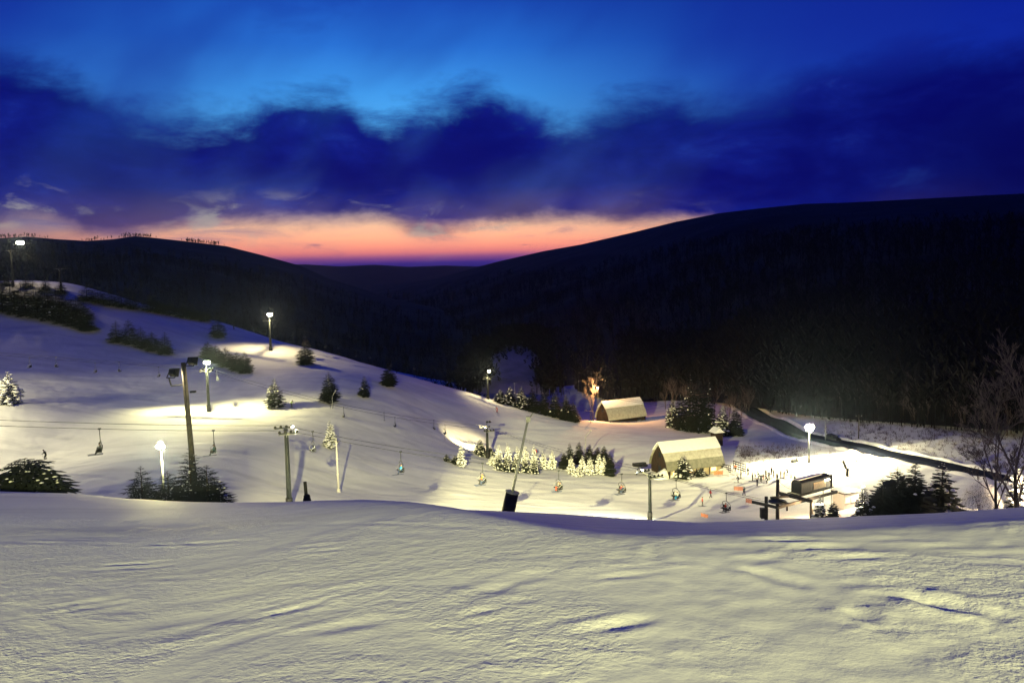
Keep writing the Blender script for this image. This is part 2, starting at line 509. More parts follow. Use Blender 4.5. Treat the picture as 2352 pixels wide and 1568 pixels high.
def midground(x, y):
    x, y = np.asarray(x, float), np.asarray(y, float)
    q = np.stack([x.ravel(), y.ravel()], 1) / 100.0
    out = np.empty(len(q))
    for i in range(0, len(q), 20000):
        c = q[i:i + 20000]
        d2 = ((c[:, None] - TXY[None]) ** 2).sum(-1)
        out[i:i + 20000] = (0.5 * d2 * np.log(d2 + 1e-12)) @ TW[:-3] + TW[-3] + c @ TW[-2:]
    return out.reshape(x.shape)

def smax(a, b, k):
    h = np.clip(0.5 + 0.5 * (a - b) / k, 0, 1)
    return b + (a - b) * h + k * h * (1 - h)

def height(x, y, fine=False):
    x, y = np.asarray(x, float), np.asarray(y, float)
    fg = foreground(x, y)
    md = midground(x, np.maximum(y, 60.0))
    t = np.clip((y - 50) / 40.0, 0, 1)
    md = md - (1 - t) * 60
    h = smax(fg, md, 2.5)
    if fine:
        near = np.exp(-np.maximum(y - 4, 0) / 30.0)
        rt = np.clip((x / np.maximum(y, 5) + 0.35) / 0.5, 0.4, 1.2)             # rougher to the right
        h = h + near * rt * (0.006 * fbm(x * 1.6, y * 1.6, 3, 3) + 0.007 * fbm(x * 6, y * 6, 9, 3))
        # crumbled ridges of snow pushed up by skis
        c1 = x * 0.82 + y * 0.20
        h = h + near * 0.003 * fbm(c1 * 0.4, (y * 0.96 - x * 0.24) * 3.4, 21, 3)
        for (x0, y0, x1, y1, w, dep) in TRACKS:
            dx, dy = x1 - x0, y1 - y0
            L2 = dx * dx + dy * dy
            m_ = (y < 45)
            xs_, ys_ = x[m_], y[m_]
            s = ((xs_ - x0) * dx + (ys_ - y0) * dy) / L2
            d0 = np.abs((xs_ - x0) * dy - (ys_ - y0) * dx) / math.sqrt(L2)
            k_ = (s > 0) & (s < 1) & (d0 < 6 * w + .2)
            s, d0 = s[k_], d0[k_]
            dd = np.abs(d0 + 0.10 * fbm(s * 9, s * 0 + 3.3, 41, 2))
            on = np.clip(s * 6, 0, 1) * np.clip((1 - s) * 6, 0, 1)
            brk = np.clip(0.65 + 1.5 * fbm(s * math.sqrt(L2) * 2.2, s * 0, 55, 3), 0, 1)
            dh = np.zeros(len(xs_))
            dh[k_] = 0.20 * dep * on * brk * (np.exp(-(dd / w) ** 2) - 0.8 * np.exp(-((dd - 2.0 * w) / w) ** 2))
            h[m_] -= dh
        h = h + 0.010 * fbm(x * 0.5, y * 0.5, 5, 3) * np.clip(y / 10, 0.4, 1)
        far_ = np.clip((y - 45) / 60, 0, 1)
        h = h + far_ * (0.35 * fbm(x * 0.06, y * 0.06, 6, 4) + 0.22 * fbm((x * .85 + y * .5) * 0.07, (y * .85 - x * .5) * 0.45, 66, 4) + 0.05 * fbm(x * .8, y * .8, 67, 2))
    return h

def gpt(u, v, Y):
    d = ray(u, v); d = d * (Y)
    return d.x, Y

TRACKS = []
def track(u0, v0, u1, v1, w, dep):
    """a ski or boot track between two spots on the near slope"""
    def hit(u, v):
        d = ray(u, v)
        ys = np.linspace(3, 35, 3000)
        f = foreground(d.x * ys, ys) - d.z * ys
        k = np.argmax(f > 0)
        return d.x * ys[k], ys[k]
    TRACKS.append((*hit(u0, v0), *hit(u1, v1), w, dep))
track(2075, 1362, 2380, 1440, 0.10, 0.16)
track(1940, 1392, 2060, 1455, 0.07, 0.09)
track(1700, 1300, 2010, 1400, 0.08, 0.09)
track(1490, 1250, 1540, 1330, 0.06, 0.05)
track(1540, 1330, 1800, 1470, 0.07, 0.03)
track(560, 1425, 920, 1340, 0.05, 0.05)
track(1040, 1420, 1240, 1370, 0.05, 0.045)
track(1200, 1440, 1560, 1380, 0.06, 0.02)
track(1350, 1330, 1620, 1300, 0.05, 0.045)
track(1790, 1258, 2352, 1250, 0.08, 0.09)
track(1700, 1240, 2100, 1236, 0.07, 0.08)
track(1900, 1282, 2352, 1270, 0.06, 0.06)
track(20, 1245, 620, 1236, 0.07, 0.07)
track(600, 1205, 1150, 1216, 0.07, 0.05)
track(300, 1330, 700, 1300, 0.05, 0.03)
track(900, 1450, 1300, 1420, 0.05, 0.02)
for (a_, b_, c_, d_) in ((640, 1460, 1100, 1380), (1300, 1450, 1640, 1392), (1000, 1380, 1330, 1310), (700, 1370, 1060, 1300), (300, 1470, 620, 1405),
                         (1100, 1345, 1500, 1262), (100, 1400, 420, 1350), (1880, 1340, 2300, 1320), (1640, 1290, 1980, 1262), (200, 1300, 560, 1270), (640, 1262, 1000, 1240)):
    track(a_, b_, c_, d_, 0.06, 0.05)
    track(a_ + 14, b_ + 9, c_ + 10, d_ + 6, 0.06, 0.05)

def ground(x, y): return float(height(np.array([x]), np.array([y]))[0])

_ys = np.concatenate([np.arange(30, 120, 0.5), np.arange(120, 520, 1.0)])
def hit(u, v, ymin=60):
    """where the line of sight through a spot meets the snow"""
    d = ray(u, v)
    ys = _ys[_ys >= ymin]
    f = height(d.x * ys, ys) - d.z * ys
    k = int(np.argmax(f > 0)) if (f > 0).any() else int(np.argmax(f))
    Y = ys[k]
    if k > 0 and f[k] > 0 >= f[k - 1]: Y = ys[k - 1] + (ys[k] - ys[k - 1]) * (-f[k - 1]) / (f[k] - f[k - 1])
    return Vector((d.x * Y, Y, float(height(np.array([d.x * Y]), np.array([Y]))[0])))

# ------------------------------------------------------------------ snow slope mesh
NC, NR = 600, 900
aa = np.linspace(-0.86, 0.86, NC)
rr = 9.0 * (480.0 / 9.0) ** (np.linspace(0, 1, NR))
RRm, AAm = np.meshgrid(rr, aa, indexing='ij')
X, Y_ = AAm * RRm, RRm - 10.0
Z = height(X, Y_, fine=True)
idx = np.arange(NR * NC).reshape(NR, NC)
F4 = np.stack([idx[:-1, :-1], idx[:-1, 1:], idx[1:, 1:], idx[1:, :-1]], -1).reshape(-1, 4)
slope = link('snow_slope', np_mesh('snow_slope', np.stack([X.ravel(), Y_.ravel(), Z.ravel()], 1), F4, M['snow'], True))
tag(slope, 'groomed snow slope falling away to the floodlit valley floor', kind='structure')

# upper part of the slope behind the camera
bx, by = np.meshgrid(np.linspace(-45, 45, 40), np.linspace(-70, -0.9, 40), indexing='xy')
bz = -1.75 + 0.06 * fbm(bx * 0.3, by * 0.3, 4, 3)
i2 = np.arange(1600).reshape(40, 40)
f2 = np.stack([i2[:-1, :-1], i2[:-1, 1:], i2[1:, 1:], i2[1:, :-1]], -1).reshape(-1, 4)
up = link('snow_shelf', np_mesh('snow_shelf', np.stack([bx.ravel(), by.ravel(), bz.ravel()], 1), f2, M['snow'], True))
tag(up, 'level snow at the head of the slope', kind='structure')

# ------------------------------------------------------------------ hills
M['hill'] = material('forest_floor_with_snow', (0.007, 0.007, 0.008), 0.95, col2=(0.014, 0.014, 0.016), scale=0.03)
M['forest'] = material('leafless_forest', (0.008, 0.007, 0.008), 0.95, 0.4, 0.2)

def hill(name, label, sky, base, ncol=220, nrow=60, prof=0.75, rough=6.0, seed=0, behind=300.0):
    """sky: (u, v, distance) of the ridge line; base: (u, distance, height) of the foot"""
    us = np.linspace(sky[0][0], sky[-1][0], ncol)
    su, sv, sd = np.array(sky, float).T
    bu, bd, bzv = np.array(base, float).T
    V, D = np.interp(us, su, sv), np.interp(us, su, sd)
    BD, BZ = np.interp(us, bu, bd), np.interp(us, bu, bzv)
    verts = []
    for j in range(nrow):
        t = j / (nrow - 1)
        for i in range(ncol):
            d = ray(us[i], V[i])
            if t <= 0.85:
                s = t / 0.85
                y = BD[i] + (D[i] - BD[i]) * s
                z = BZ[i] + (d.z * D[i] - BZ[i]) * s ** (0.9 + 0.2 * prof)
            else:
                s = (t - 0.85) / 0.15
                y = D[i] + behind * s
                z = d.z * D[i] - 0.12 * behind * s * s
            verts.append((d.x * y, y, z))
    v = np.array(verts)
    tt = np.repeat(np.arange(nrow) / (nrow - 1), ncol)
    fade = np.clip(tt / 0.1, 0, 1) * np.clip((0.80 - tt) / 0.12, 0, 1)
    v[:, 2] += rough * fade * fbm(v[:, 0] / 90.0, v[:, 1] / 90.0, seed, 4)
    ii = np.arange(nrow * ncol).reshape(nrow, ncol)
    ff = np.stack([ii[:-1, :-1], ii[:-1, 1:], ii[1:, 1:], ii[1:, :-1]], -1).reshape(-1, 4)
    o = link(name, np_mesh(name, v, ff, M['hill'], True))
    tag(o, label, kind='structure')
    return v.reshape(nrow, ncol, 3)

RIGHT_SKY = [(780, 668, 2300), (820, 655, 2200), (900, 650, 2100), (1000, 637, 1900), (1070, 617, 1800), (1150, 596, 1700), (1250, 573, 1600), (1335, 558, 1500),
             (1360, 552, 1480), (1450, 531, 1400), (1550, 506, 1300), (1650, 486, 1200), (1750, 474, 1150), (1850, 464, 1100), (1950, 461, 1050),
             (2100, 453, 1000), (2250, 445, 950), (2352, 440, 900), (2700, 425, 800)]
RIGHT_BASE = [(780, 900, -82), (1130, 620, -76), (1250, 500, -70), (1400, 400, -66), (1600, 345, -57), (1700, 300, -52), (1850, 262, -49), (2000, 240, -47), (2250, 216, -45), (2400, 205, -44), (2700, 190, -40)]
LEFT_SKY = [(-350, 560, 1000), (0, 550, 1000), (60, 546, 1000), (130, 552, 1010), (200, 556, 1020), (260, 552, 1030), (310, 545, 1040), (345, 548, 1040), (420, 556, 1060), (520, 568, 1080), (600, 588, 1100), (690, 613, 1130),
            (760, 644, 1150), (820, 662, 1160), (900, 690, 1120), (1000, 712, 1040), (1080, 742, 960), (1150, 782, 860), (1180, 800, 800)]
LEFT_BASE = [(-350, 380, -10), (0, 390, -10), (300, 400, -24), (600, 410, -50), (900, 410, -66), (1180, 440, -72)]
FAR_SKY = [(300, 612, 4100), (640, 608, 4100), (700, 606, 4100), (780, 611, 4100), (860, 607, 4100), (940, 612, 4100), (1020, 609, 4100), (1120, 612, 4100), (1400, 600, 4100)]
FAR_BASE = [(300, 3000, -160), (1400, 3000, -160)]
RIGHT_SKY = [(u, v + 3, d) for (u, v, d) in RIGHT_SKY]
LEFT_SKY = [(u, v - 3, d) for (u, v, d) in LEFT_SKY]
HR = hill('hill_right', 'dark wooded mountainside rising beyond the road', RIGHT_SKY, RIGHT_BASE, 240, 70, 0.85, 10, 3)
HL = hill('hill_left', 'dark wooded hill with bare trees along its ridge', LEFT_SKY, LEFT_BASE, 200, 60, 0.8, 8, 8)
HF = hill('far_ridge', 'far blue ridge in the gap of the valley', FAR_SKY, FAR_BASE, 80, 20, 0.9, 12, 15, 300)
vx, vy = np.meshgrid(np.linspace(-3000, 3000, 60), np.linspace(400, 4400, 60), indexing='xy')
vz = -86 - (vy - 400) * 0.030 + 4 * fbm(vx / 300, vy / 300, 2, 3)
i3 = np.arange(3600).reshape(60, 60)
f3 = np.stack([i3[:-1, :-1], i3[:-1, 1:], i3[1:, 1:], i3[1:, :-1]], -1).reshape(-1, 4)
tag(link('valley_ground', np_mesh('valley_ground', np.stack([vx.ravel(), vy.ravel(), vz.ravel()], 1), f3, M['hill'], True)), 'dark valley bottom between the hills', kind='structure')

M['field'] = material('shade_grey_snow', (0.30, 0.30, 0.34), 0.9, col2=(0.18, 0.18, 0.20), scale=0.06)  # snow colour greyed to carry the shade of the dark hills
# snow field in the valley between the two hills
def patch(name, label, outline, rows, mat, n=16):
    """outline: left and right edge (u) per row (v, distance)"""
    vs = []
    for (v, Yd, u0, u1) in rows:
        for i in range(n):
            vs.append(tuple(at(u0 + (u1 - u0) * i / (n - 1), v, Yd) + Vector((0, 0, 0.25 * math.sin(i * 1.7 + v)))))
    ii = np.arange(len(rows) * n).reshape(len(rows), n)
    ff = np.stack([ii[:-1, :-1], ii[:-1, 1:], ii[1:, 1:], ii[1:, :-1]], -1).reshape(-1, 4)
    o = link(name, np_mesh(name, np.array(vs), ff, mat, True))
    return tag(o, label, kind='structure')
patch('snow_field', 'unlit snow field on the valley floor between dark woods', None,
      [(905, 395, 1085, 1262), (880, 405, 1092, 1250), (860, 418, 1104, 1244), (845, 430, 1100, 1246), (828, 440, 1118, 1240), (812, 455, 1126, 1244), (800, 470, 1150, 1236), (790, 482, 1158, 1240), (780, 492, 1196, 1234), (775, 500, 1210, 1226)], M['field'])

# leafless woods: thousands of stems nobody could count
def forest(name, label, spots, hmin, hmax, seed, nb=9, thick=0.16, mat='forest'):
    rs = np.random.RandomState(seed)
    V, Fc = [], []
    n = 0
    for (x, y, z) in spots:
        h = rs.uniform(hmin, hmax)
        w = thick * h / 12
        lean = rs.uniform(-0.05, 0.05, 2) * h
        V += [(x - w, y, z - 1), (x + w, y, z - 1), (x + lean[0] * .5 + w * .5, y, z + h * .6), (x + lean[0] * .5 - w * .5, y, z + h * .6)]
        Fc.append((n, n + 1, n + 2, n + 3)); n += 4
        for b in range(nb):
            zb = rs.uniform(0.25, 0.72) * h
            az = rs.uniform(0, 6.283)
            L = rs.uniform(0.16, 0.36) * h
            dx, dy, dz_ = math.cos(az) * L * .75, math.sin(az) * L * .75, L * rs.uniform(.5, 1.1)
            bw = w * rs.uniform(.5, 1.6)
            bx_, by_ = x + lean[0] * zb / h, y + lean[1] * zb / h
            px, py = -math.sin(az) * bw * 1.5, math.cos(az) * bw * 1.5
            V += [(bx_ - bw * .4, by_, z + zb), (bx_ + bw * .4, by_, z + zb + bw), (bx_ + dx * .6 + px * 2, by_ + dy * .6 + py, z + zb + dz_ * .6), (bx_ + dx, by_ + dy, z + zb + dz_)]
            Fc.append((n, n + 1, n + 3, n + 2)); n += 4
    o = link(name, np_mesh(name, np.array(V), np.array(Fc), M[mat]))
    return tag(o, label, 'woods', kind='stuff')

def scatter(H, n, seed, rmin=0.0, rmax=0.85, power=1.6):
    rs = np.random.RandomState(seed)
    nr, nc, _ = H.shape
    out = []
    for _ in range(n):
        r = (rmin + (rmax - rmin) * rs.uniform() ** power) * (nr - 1)
        c = rs.uniform() * (nc - 2)
        i, j = int(r), int(c)
        fr_, fc_ = r - i, c - j
        i1 = min(i + 1, nr - 1)
        p = (H[i, j] * (1 - fc_) + H[i, j + 1] * fc_) * (1 - fr_) + (H[i1, j] * (1 - fc_) + H[i1, j + 1] * fc_) * fr_
        out.append(tuple(p))
    return out
forest('woods_right', 'leafless dark woods covering the right mountainside', scatter(HR, 6500, 1, 0.0, 0.52, 1.2) + scatter(HR[:, 80:], 3200, 51, 0.0, 0.10, 1.0), 11, 18, 2, 10)
forest('woods_left', 'leafless dark woods covering the left hillside', scatter(HL, 4200, 4, 0.0, 0.58, 1.1), 8, 13, 5, 10)
forest('high_woods', 'low leafless trees towards the mountain crest', scatter(HR, 3000, 61, 0.45, 0.83, 1.0), 1.4, 2.6, 62, 10, 0.5)
# ridge line trees against the sunset
ridge = []
rs = np.random.RandomState(31)
jr = int(0.85 * (HL.shape[0] - 1))
for k in range(240):
    c = min(max(rs.choice((0.24, 0.28, 0.365, 0.415, 0.43, 0.445, 0.515, 0.53, 0.55)) + rs.normal(0, .008), 0), .98) * (HL.shape[1] - 1.01)
    p = HL[jr, int(c)] * (1 - c % 1) + HL[jr, int(c) + 1] * (c % 1)
    ridge.append((p[0] + rs.uniform(-4, 4), p[1] + rs.uniform(-14, 14), p[2] - 1))
forest('ridge_trees', 'fringe of bare trees along the left ridge against the orange sky', ridge, 2.5, 7, 6, 26, 0.2)
ridge = []
jr = int(0.85 * (HR.shape[0] - 1))
for k in range(900):
    c = rs.uniform(0, HR.shape[1] - 1.01)
    p = HR[jr, int(c)] * (1 - c % 1) + HR[jr, int(c) + 1] * (c % 1)
    ridge.append((p[0] + rs.uniform(-4, 4), p[1] + rs.uniform(-14, 14), p[2] - 1))
forest('mountain_crest_trees', 'fine fringe of bare trees along the mountain crest', ridge, 0.8, 1.8, 16, 10, 0.4)

rs = np.random.RandomState(77)
edge_sp = []
for k in range(1500):
    v = rs.uniform(772, 905)
    Yd = float(np.interp(v, [775, 905], [500, 395]))
    le, re_ = np.interp(v, [775, 800, 830, 860, 905], [1205, 1148, 1116, 1102, 1085]), np.interp(v, [775, 905], [1228, 1255])
    u = le + rs.normal(-4, 20) if rs.uniform() < .55 else re_ + rs.normal(8, 16)
    if rs.uniform() < .2: u, v = rs.uniform(1130, 1250), 772 + abs(rs.normal(0, 22)); Yd = float(np.interp(v, [775, 905], [500, 395]))
    edge_sp.append(tuple(at(u, v, Yd)))
forest('valley_thicket', 'dark leafless thicket framing the unlit snow field', edge_sp, 5, 11, 78, 14, 0.3)
# ------------------------------------------------------------------ road
def road():
    P = [at(u, v, Yd) for (u, v, Yd) in ROAD_PTS]
    dense = []
    for i in range(len(P) - 1):
        p0, p1, p2, p3 = P[max(i - 1, 0)], P[i], P[i + 1], P[min(i + 2, len(P) - 1)]
        for k in range(10):
            t = k / 10
            dense.append(0.5 * ((2 * p1) + (p2 - p0) * t + (2 * p0 - 5 * p1 + 4 * p2 - p3) * t * t + (3 * p1 - p0 - 3 * p2 + p3) * t ** 3))
    mb, mk = MB(), MB()
    rows = []
    for i, p in enumerate(dense):
        d = (dense[min(i + 1, len(dense) - 1)] - dense[max(i - 1, 0)])
        n = Vector((-d.y, d.x, 0)).normalized()
        row = []
        for s in (-3.0, -2.6, -1.0, 1.0, 2.6, 3.0):
            q = p + n * s
            row.append((q.x, q.y, ground(q.x, q.y) + (0.12 if abs(s) < 2.8 else -0.25)))
        zc = sum(r[2] for r in row[1:5]) / 4
        zm = max(r[2] for r in row[1:5]) + .06
        row = [(r[0], r[1], zm if 0 < j < 5 else r[2] - .4) for j, r in enumerate(row)]
        rows.append(row)
    vs = [q for row in rows for q in row]
    fs = [(i * 6 + j, i * 6 + j + 1, (i + 1) * 6 + j + 1, (i + 1) * 6 + j) for i in range(len(rows) - 1) for j in range(5)]
    mb.add(vs, fs)
    tag(mb.build('road', M['asphalt'], None, True), 'dark cleared road curving along the foot of the mountain', kind='structure')
    # ploughed banks of snow along both sides
    for s, nm in ((-4.0, 'near'), (4.0, 'far')):
        bk = MB()
        vs, fs = [], []
        for i, p in enumerate(dense):
            d = (dense[min(i + 1, len(dense) - 1)] - dense[max(i - 1, 0)])
            n = Vector((-d.y, d.x, 0)).normalized()
            hgt = 0.55 + 0.35 * math.sin(i * 0.9) * math.sin(i * 0.37) + random.uniform(-.1, .1)
            for (off, up_) in ((-1.3, -0.3), (-0.6, hgt * .8), (0.1, hgt), (0.9, -0.3)):
                q = p + n * (s + off * (1 if s > 0 else -1))
                vs.append((q.x, q.y, ground(q.x, q.y) + up_))
        fs = [(i * 4 + j, i * 4 + j + 1, (i + 1) * 4 + j + 1, (i + 1) * 4 + j) for i in range(len(dense) - 1) for j in range(3)]
        bk.add(vs, fs)
        tag(bk.build('snow_bank', M['snow'], None, True), 'ploughed snow bank on the %s side of the road' % ('lodge' if nm == 'near' else 'forest'), kind='structure')
    return dense
ROAD = road()
# ------------------------------------------------------------------ conifers
def conifer_meshes(seed, snow, whorls=26, per=7, width=0.30, droop=0.25, shape=0.85, round_top=False, lw=1.0, clump_k=1.0):
    """unit-height conifer: returns (trunk, crown, snow) meshes"""
    rs = np.random.RandomState(seed)
    trunk = MB()
    trunk.tube((0, 0, -0.06), (0, 0, 0.55), 0.020, 0.012, 7).tube((0, 0, 0.55), (0, 0, 0.97), 0.012, 0.002, 6)
    V, Fq, SV, SF = [], [], [], []
    def leaf(p, d, side, L, w, sag):
        n = len(V)
        tip = p + d * L + np.array((0, 0, -sag * L))
        mid = p + d * L * 0.5
        V.extend([p, mid + side * w + np.array((0, 0, -w * .35)), tip, mid - side * w + np.array((0, 0, -w * .35))])
        Fq.append((n, n + 1, n + 2, n + 3))
    def clump(p, rad):
        """lumpy pillow of snow"""
        n = len(SV)
        k = 5
        ph = rs.uniform(0, 6.28)
        for i in range(k):
            t = ph + 6.283 * i / k
            r_ = rad * rs.uniform(0.75, 1.25)
            SV.append(p + np.array((math.cos(t) * r_, math.sin(t) * r_, -rad * rs.uniform(.1, .4))))
        for i in range(k):
            t = ph + 6.283 * (i + .5) / k
            r_ = rad * 0.55 * rs.uniform(0.8, 1.2)
            SV.append(p + np.array((math.cos(t) * r_, math.sin(t) * r_, rad * rs.uniform(.28, .5))))
        SV.append(p + np.array((0, 0, rad * .55)))
        SV.append(p + np.array((0, 0, -rad * .35)))
        for i in range(k):
            j = (i + 1) % k
            SF.append((n + i, n + j, n + k + i)); SF.append((n + j, n + k + j, n + k + i))
            SF.append((n + k + i, n + k + j, n + 2 * k)); SF.append((n + j, n + i, n + 2 * k + 1))
    for w in range(whorls):
        t = (w + rs.uniform(0, .6)) / whorls
        z = 0.05 + 0.93 * t
        if round_top: rad = width * max(0.05, (1 - t ** 2.2)) * (0.78 + 0.22 * math.sin(min(t * 5, 1.57)))
        else: rad = width * (1 - t) ** shape * (0.75 + 0.25 * min(1, t * 6)) + 0.012
        nb = max(4, int(per * (0.55 + 0.6 * (1 - t))))
        off = rs.uniform(0, 6.28)
        for b in range(nb):
            az = off + 6.283 * b / nb + rs.uniform(-.3, .3)
            L = rad * rs.uniform(0.68, 1.18)
            d = np.array((math.cos(az), math.sin(az), 0.10 + 0.25 * t))
            side = np.array((-math.sin(az), math.cos(az), 0.0))
            zz = z + rs.uniform(-.012, .012)
            steps = 4
            for s in range(steps):
                f = (s + 0.35) / steps
                p = np.array((0, 0, zz)) + d * L * f + np.array((0, 0, -droop * L * f * f))
                seg = L / steps * 1.75
                leaf(p, d + side * rs.uniform(-.15, .15), side, seg * 1.1, seg * 0.46 * lw, droop * .9)
                if s:
                    for sg in (-1, 1):
                        dd = d * .62 + side * sg * .75
                        leaf(p, dd, np.array((dd[1] * -1, dd[0], 0)), seg * 1.15 * (1.1 - f * .4), seg * .36 * lw, droop)
                if snow > 0 and rs.uniform() < snow * (0.55 + .45 * f):
                    clump(p + d * seg * .4 + np.array((0, 0, 0.008)), seg * rs.uniform(0.36, 0.62) * (0.7 + 0.5 * snow) * clump_k)
    crown = np_mesh('crown', np.array(V), np.array(Fq), M['tree_green'])
    sn = np_mesh('snow_load', np.array(SV), np.array(SF), M['snow_load'], True) if SF else None
    return trunk.mesh('trunk', M['bark'], True), crown, sn

KINDS_ = {
    'green': [conifer_meshes(s, 0.02, 26, 9, 0.27, 0.3, 0.68) for s in (1, 2, 3)],
    'half': [conifer_meshes(s, 0.30, 23, 8, 0.28, 0.28, 0.74) for s in (11, 12, 13)],
    'snowy': [conifer_meshes(s, 0.95, 15, 7, 0.25, 0.30, 0.75) for s in (21, 22, 23)],
    'wide': [conifer_meshes(s, 0.0, 26, 10, 0.36, 0.22, 0.7, True) for s in (31, 32)],
    'droop': [conifer_meshes(s, 0.22, 13, 15, 0.50, 0.50, 0.50, False, 0.42, 0.42) for s in (51,)],
    'fine': [conifer_meshes(s, 0.10, 24, 9, 0.34, 0.20, 0.80, False, 0.42, 0.45) for s in (41, 42)],
}
_kc = {}
def conifer(label, loc, h, w=None, kind='green', group=None, name='conifer', rz=None, variant=None):
    k = _kc.get(kind, 0); _kc[kind] = k + 1
    tr, cr, sn = KINDS_[kind][(variant if variant is not None else k) % len(KINDS_[kind])]
    base_w = {'green': .56, 'half': .58, 'snowy': .52, 'wide': .74, 'fine': .68, 'droop': 1.0}[kind]
    o = empty(name, loc, random.uniform(0, 6.28) if rz is None else rz, label, 'tree', group)
    f = (w / h / base_w) if w else 1.0
    o.scale = (h * f, h * f, h)
    link('trunk', tr, o); link('crown', cr, o)['kind'] = 'stuff'
    if sn: link('snow_load', sn, o)['kind'] = 'stuff'
    return o

def tree_px(label, u, v, hpx, wpx=None, kind='green', group=None, ymin=60, Y=None, name='conifer', **kw):
    p = hit(u, v, ymin) if Y is None else None
    if Y is not None:
        d = ray(u, v); p = Vector((d.x * Y, Y, 0)); p.z = ground(p.x, p.y)
        top = at(u, v - hpx, Y).z
        h = top - p.z
    else:
        h = hpx * p.y / FPX
    return conifer(label, p - Vector((0, 0, 0.1)), h, wpx * p.y / FPX if wpx else None, kind, group, name, **kw)

# single trees on the left run
tree_px('frosted conifer with pale branch tips, second lift tower to its left', 632, 935, 71, 48, 'half')
tree_px('broad dark conifer on the mid slope behind a bent snowmaking lance', 757, 922, 72, 50, 'green')
tree_px('narrow dark conifer, smallest of three lone trees on the mid slope', 838, 911, 51, 30, 'green')
tree_px('dark conifer on the ridge run, rightmost of the lone trees', 893, 887, 50, 38, 'wide')
tree_px('dark conifer just below the ridge lift line with shadow downhill', 703, 837, 54, 42, 'wide')
tree_px('lone dark conifer at the left end of the lit ridge run', 501, 776, 50, 38, 'wide')
G1 = 'clump of dark conifers behind the second lift tower'
for i, (u, v, h) in enumerate([(478, 823, 42), (497, 833, 44), (520, 843, 50), (545, 851, 46), (563, 857, 54)]):
    tree_px('dark conifer, %s in the clump of five above the second lift tower' % ('leftmost', 'second from left', 'middle one', 'second from right', 'rightmost')[i], u, v, h, 38, 'wide', G1)
G2 = 'row of dark conifers between two open runs on the left'
for i, (u, v, h) in enumerate([(268, 786, 54), (298, 791, 62), (325, 799, 52), (350, 806, 48), (380, 813, 54)]):
    tree_px('dark conifer, %s of the five tree row dividing the left runs' % ('first', 'second and tallest', 'third', 'fourth', 'last')[i], u, v, h, 40, 'wide' if i % 2 else 'green', G2)
G3 = 'belt of dark conifers at the left edge'
ORD = ['first', 'second', 'third', 'fourth', 'fifth', 'sixth', 'seventh', 'eighth', 'ninth', 'tenth', 'eleventh', 'twelfth']
for i, (u, v, h) in enumerate([(6, 717, 74), (34, 722, 68), (60, 727, 62), (86, 731, 72), (112, 736, 78), (140, 743, 72), (166, 749, 64), (188, 755, 54), (203, 759, 30)]):
    tree_px('dark conifer in the belt at the left edge, %s from the left' % ORD[i], u, v, h, 46, 'green', G3)
G4 = 'scrubby conifers along the left skyline of the run'
for i, (u, v, h) in enumerate([(200, 692, 44), (226, 697, 42), (252, 702, 46), (280, 706, 42), (306, 710, 38), (346, 716, 44), (366, 719, 36), (390, 723, 36), (420, 729, 36), (446, 733, 30), (470, 737, 26)]):
    tree_px('dark scrubby tree on the upper edge of the blue snow, %s from left' % ORD[i], u, v, h, 40, 'wide', G4, ymin=220)
G4b = 'small dark trees beyond the ridge lift'
for i, (u, v, h) in enumerate([(10, 655, 30), (60, 660, 34), (105, 668, 36), (140, 675, 36)]):
    tree_px('dim dark tree below the far left floodlight, %s from left' % ORD[i], u, v, h, 30, 'green', G4b, ymin=220)

G3b = 'dark conifers crowding the far left hillside'
for i, (u, v, h) in enumerate([(-10, 690, 62), (24, 692, 64), (50, 700, 56), (78, 698, 62), (104, 706, 60), (130, 712, 58), (152, 722, 54), (176, 728, 52), (194, 736, 46)]):
    tree_px('dim dark conifer in the upper row of the left edge belt, %s' % ORD[i], u, v, h, 44, 'wide', G3b)
# snow-laden plantation beside the middle lift tower
def z5(x, y): return 1004.9 + .205 * x, 890 + .205 * y
G5 = 'snow-laden young conifers beside the middle lift tower'
for i, (x, y, h) in enumerate([(610, 870, 120), (690, 885, 270), (790, 885, 290), (900, 895, 260), (990, 900, 280), (1085, 905, 285), (1185, 900, 205), (1285, 905, 225)]):
    u, v = z5(x, y)
    tree_px('white snow-covered young conifer in the back row, %s from the lift tower' % ORD[i], u, v, h * .205, 24, 'snowy', G5)
G6 = 'dark front row of the young conifers'
for i, (x, y, h) in enumerate([(680, 925, 200), (770, 938, 190), (870, 945, 190), (985, 950, 180), (1085, 960, 190)]):
    u, v = z5(x, y)
    tree_px('dark green young conifer in the front row, %s from the lift tower' % ORD[i], u, v, h * .205, 24, 'half', G6)
tree_px('dark bushy conifer just left of the middle lift tower', *z5(480, 752), 38, 34, 'half')
tree_px('low snowy conifer at the foot of the middle lift tower', *z5(590, 760), 22, 26, 'half')
G7 = 'dark conifers of the right-hand clump'
for i, (x, y, h) in enumerate([(1420, 905, 190), (1485, 905, 305), (1590, 855, 275), (1705, 855, 235), (1795, 855, 205), (1868, 860, 228), (1930, 985, 280)]):
    u, v = z5(x, y)
    tree_px('dark conifer in the clump beside the tall bent lance, %s from left' % ORD[i], u, v, h * .205, 30, 'green', G7)
G8 = 'snowy conifers in front of the dark clump'
for i, (x, y, h) in enumerate([(1500, 955, 205), (1570, 992, 110), (1625, 965, 225), (1712, 968, 215), (1812, 958, 235), (1872, 968, 220)]):
    u, v = z5(x, y)
    tree_px('white snow-laden conifer before the dark clump, %s from left' % ORD[i], u, v, h * .205, 26, 'snowy', G8)
tree_px('tall snow-plastered conifer beside the white snowmaking pole', 760, 1027, 68, 38, 'snowy')
tree_px('narrow frosted conifer on the slope left of the middle tower', 1060, 1071, 60, 24, 'snowy')
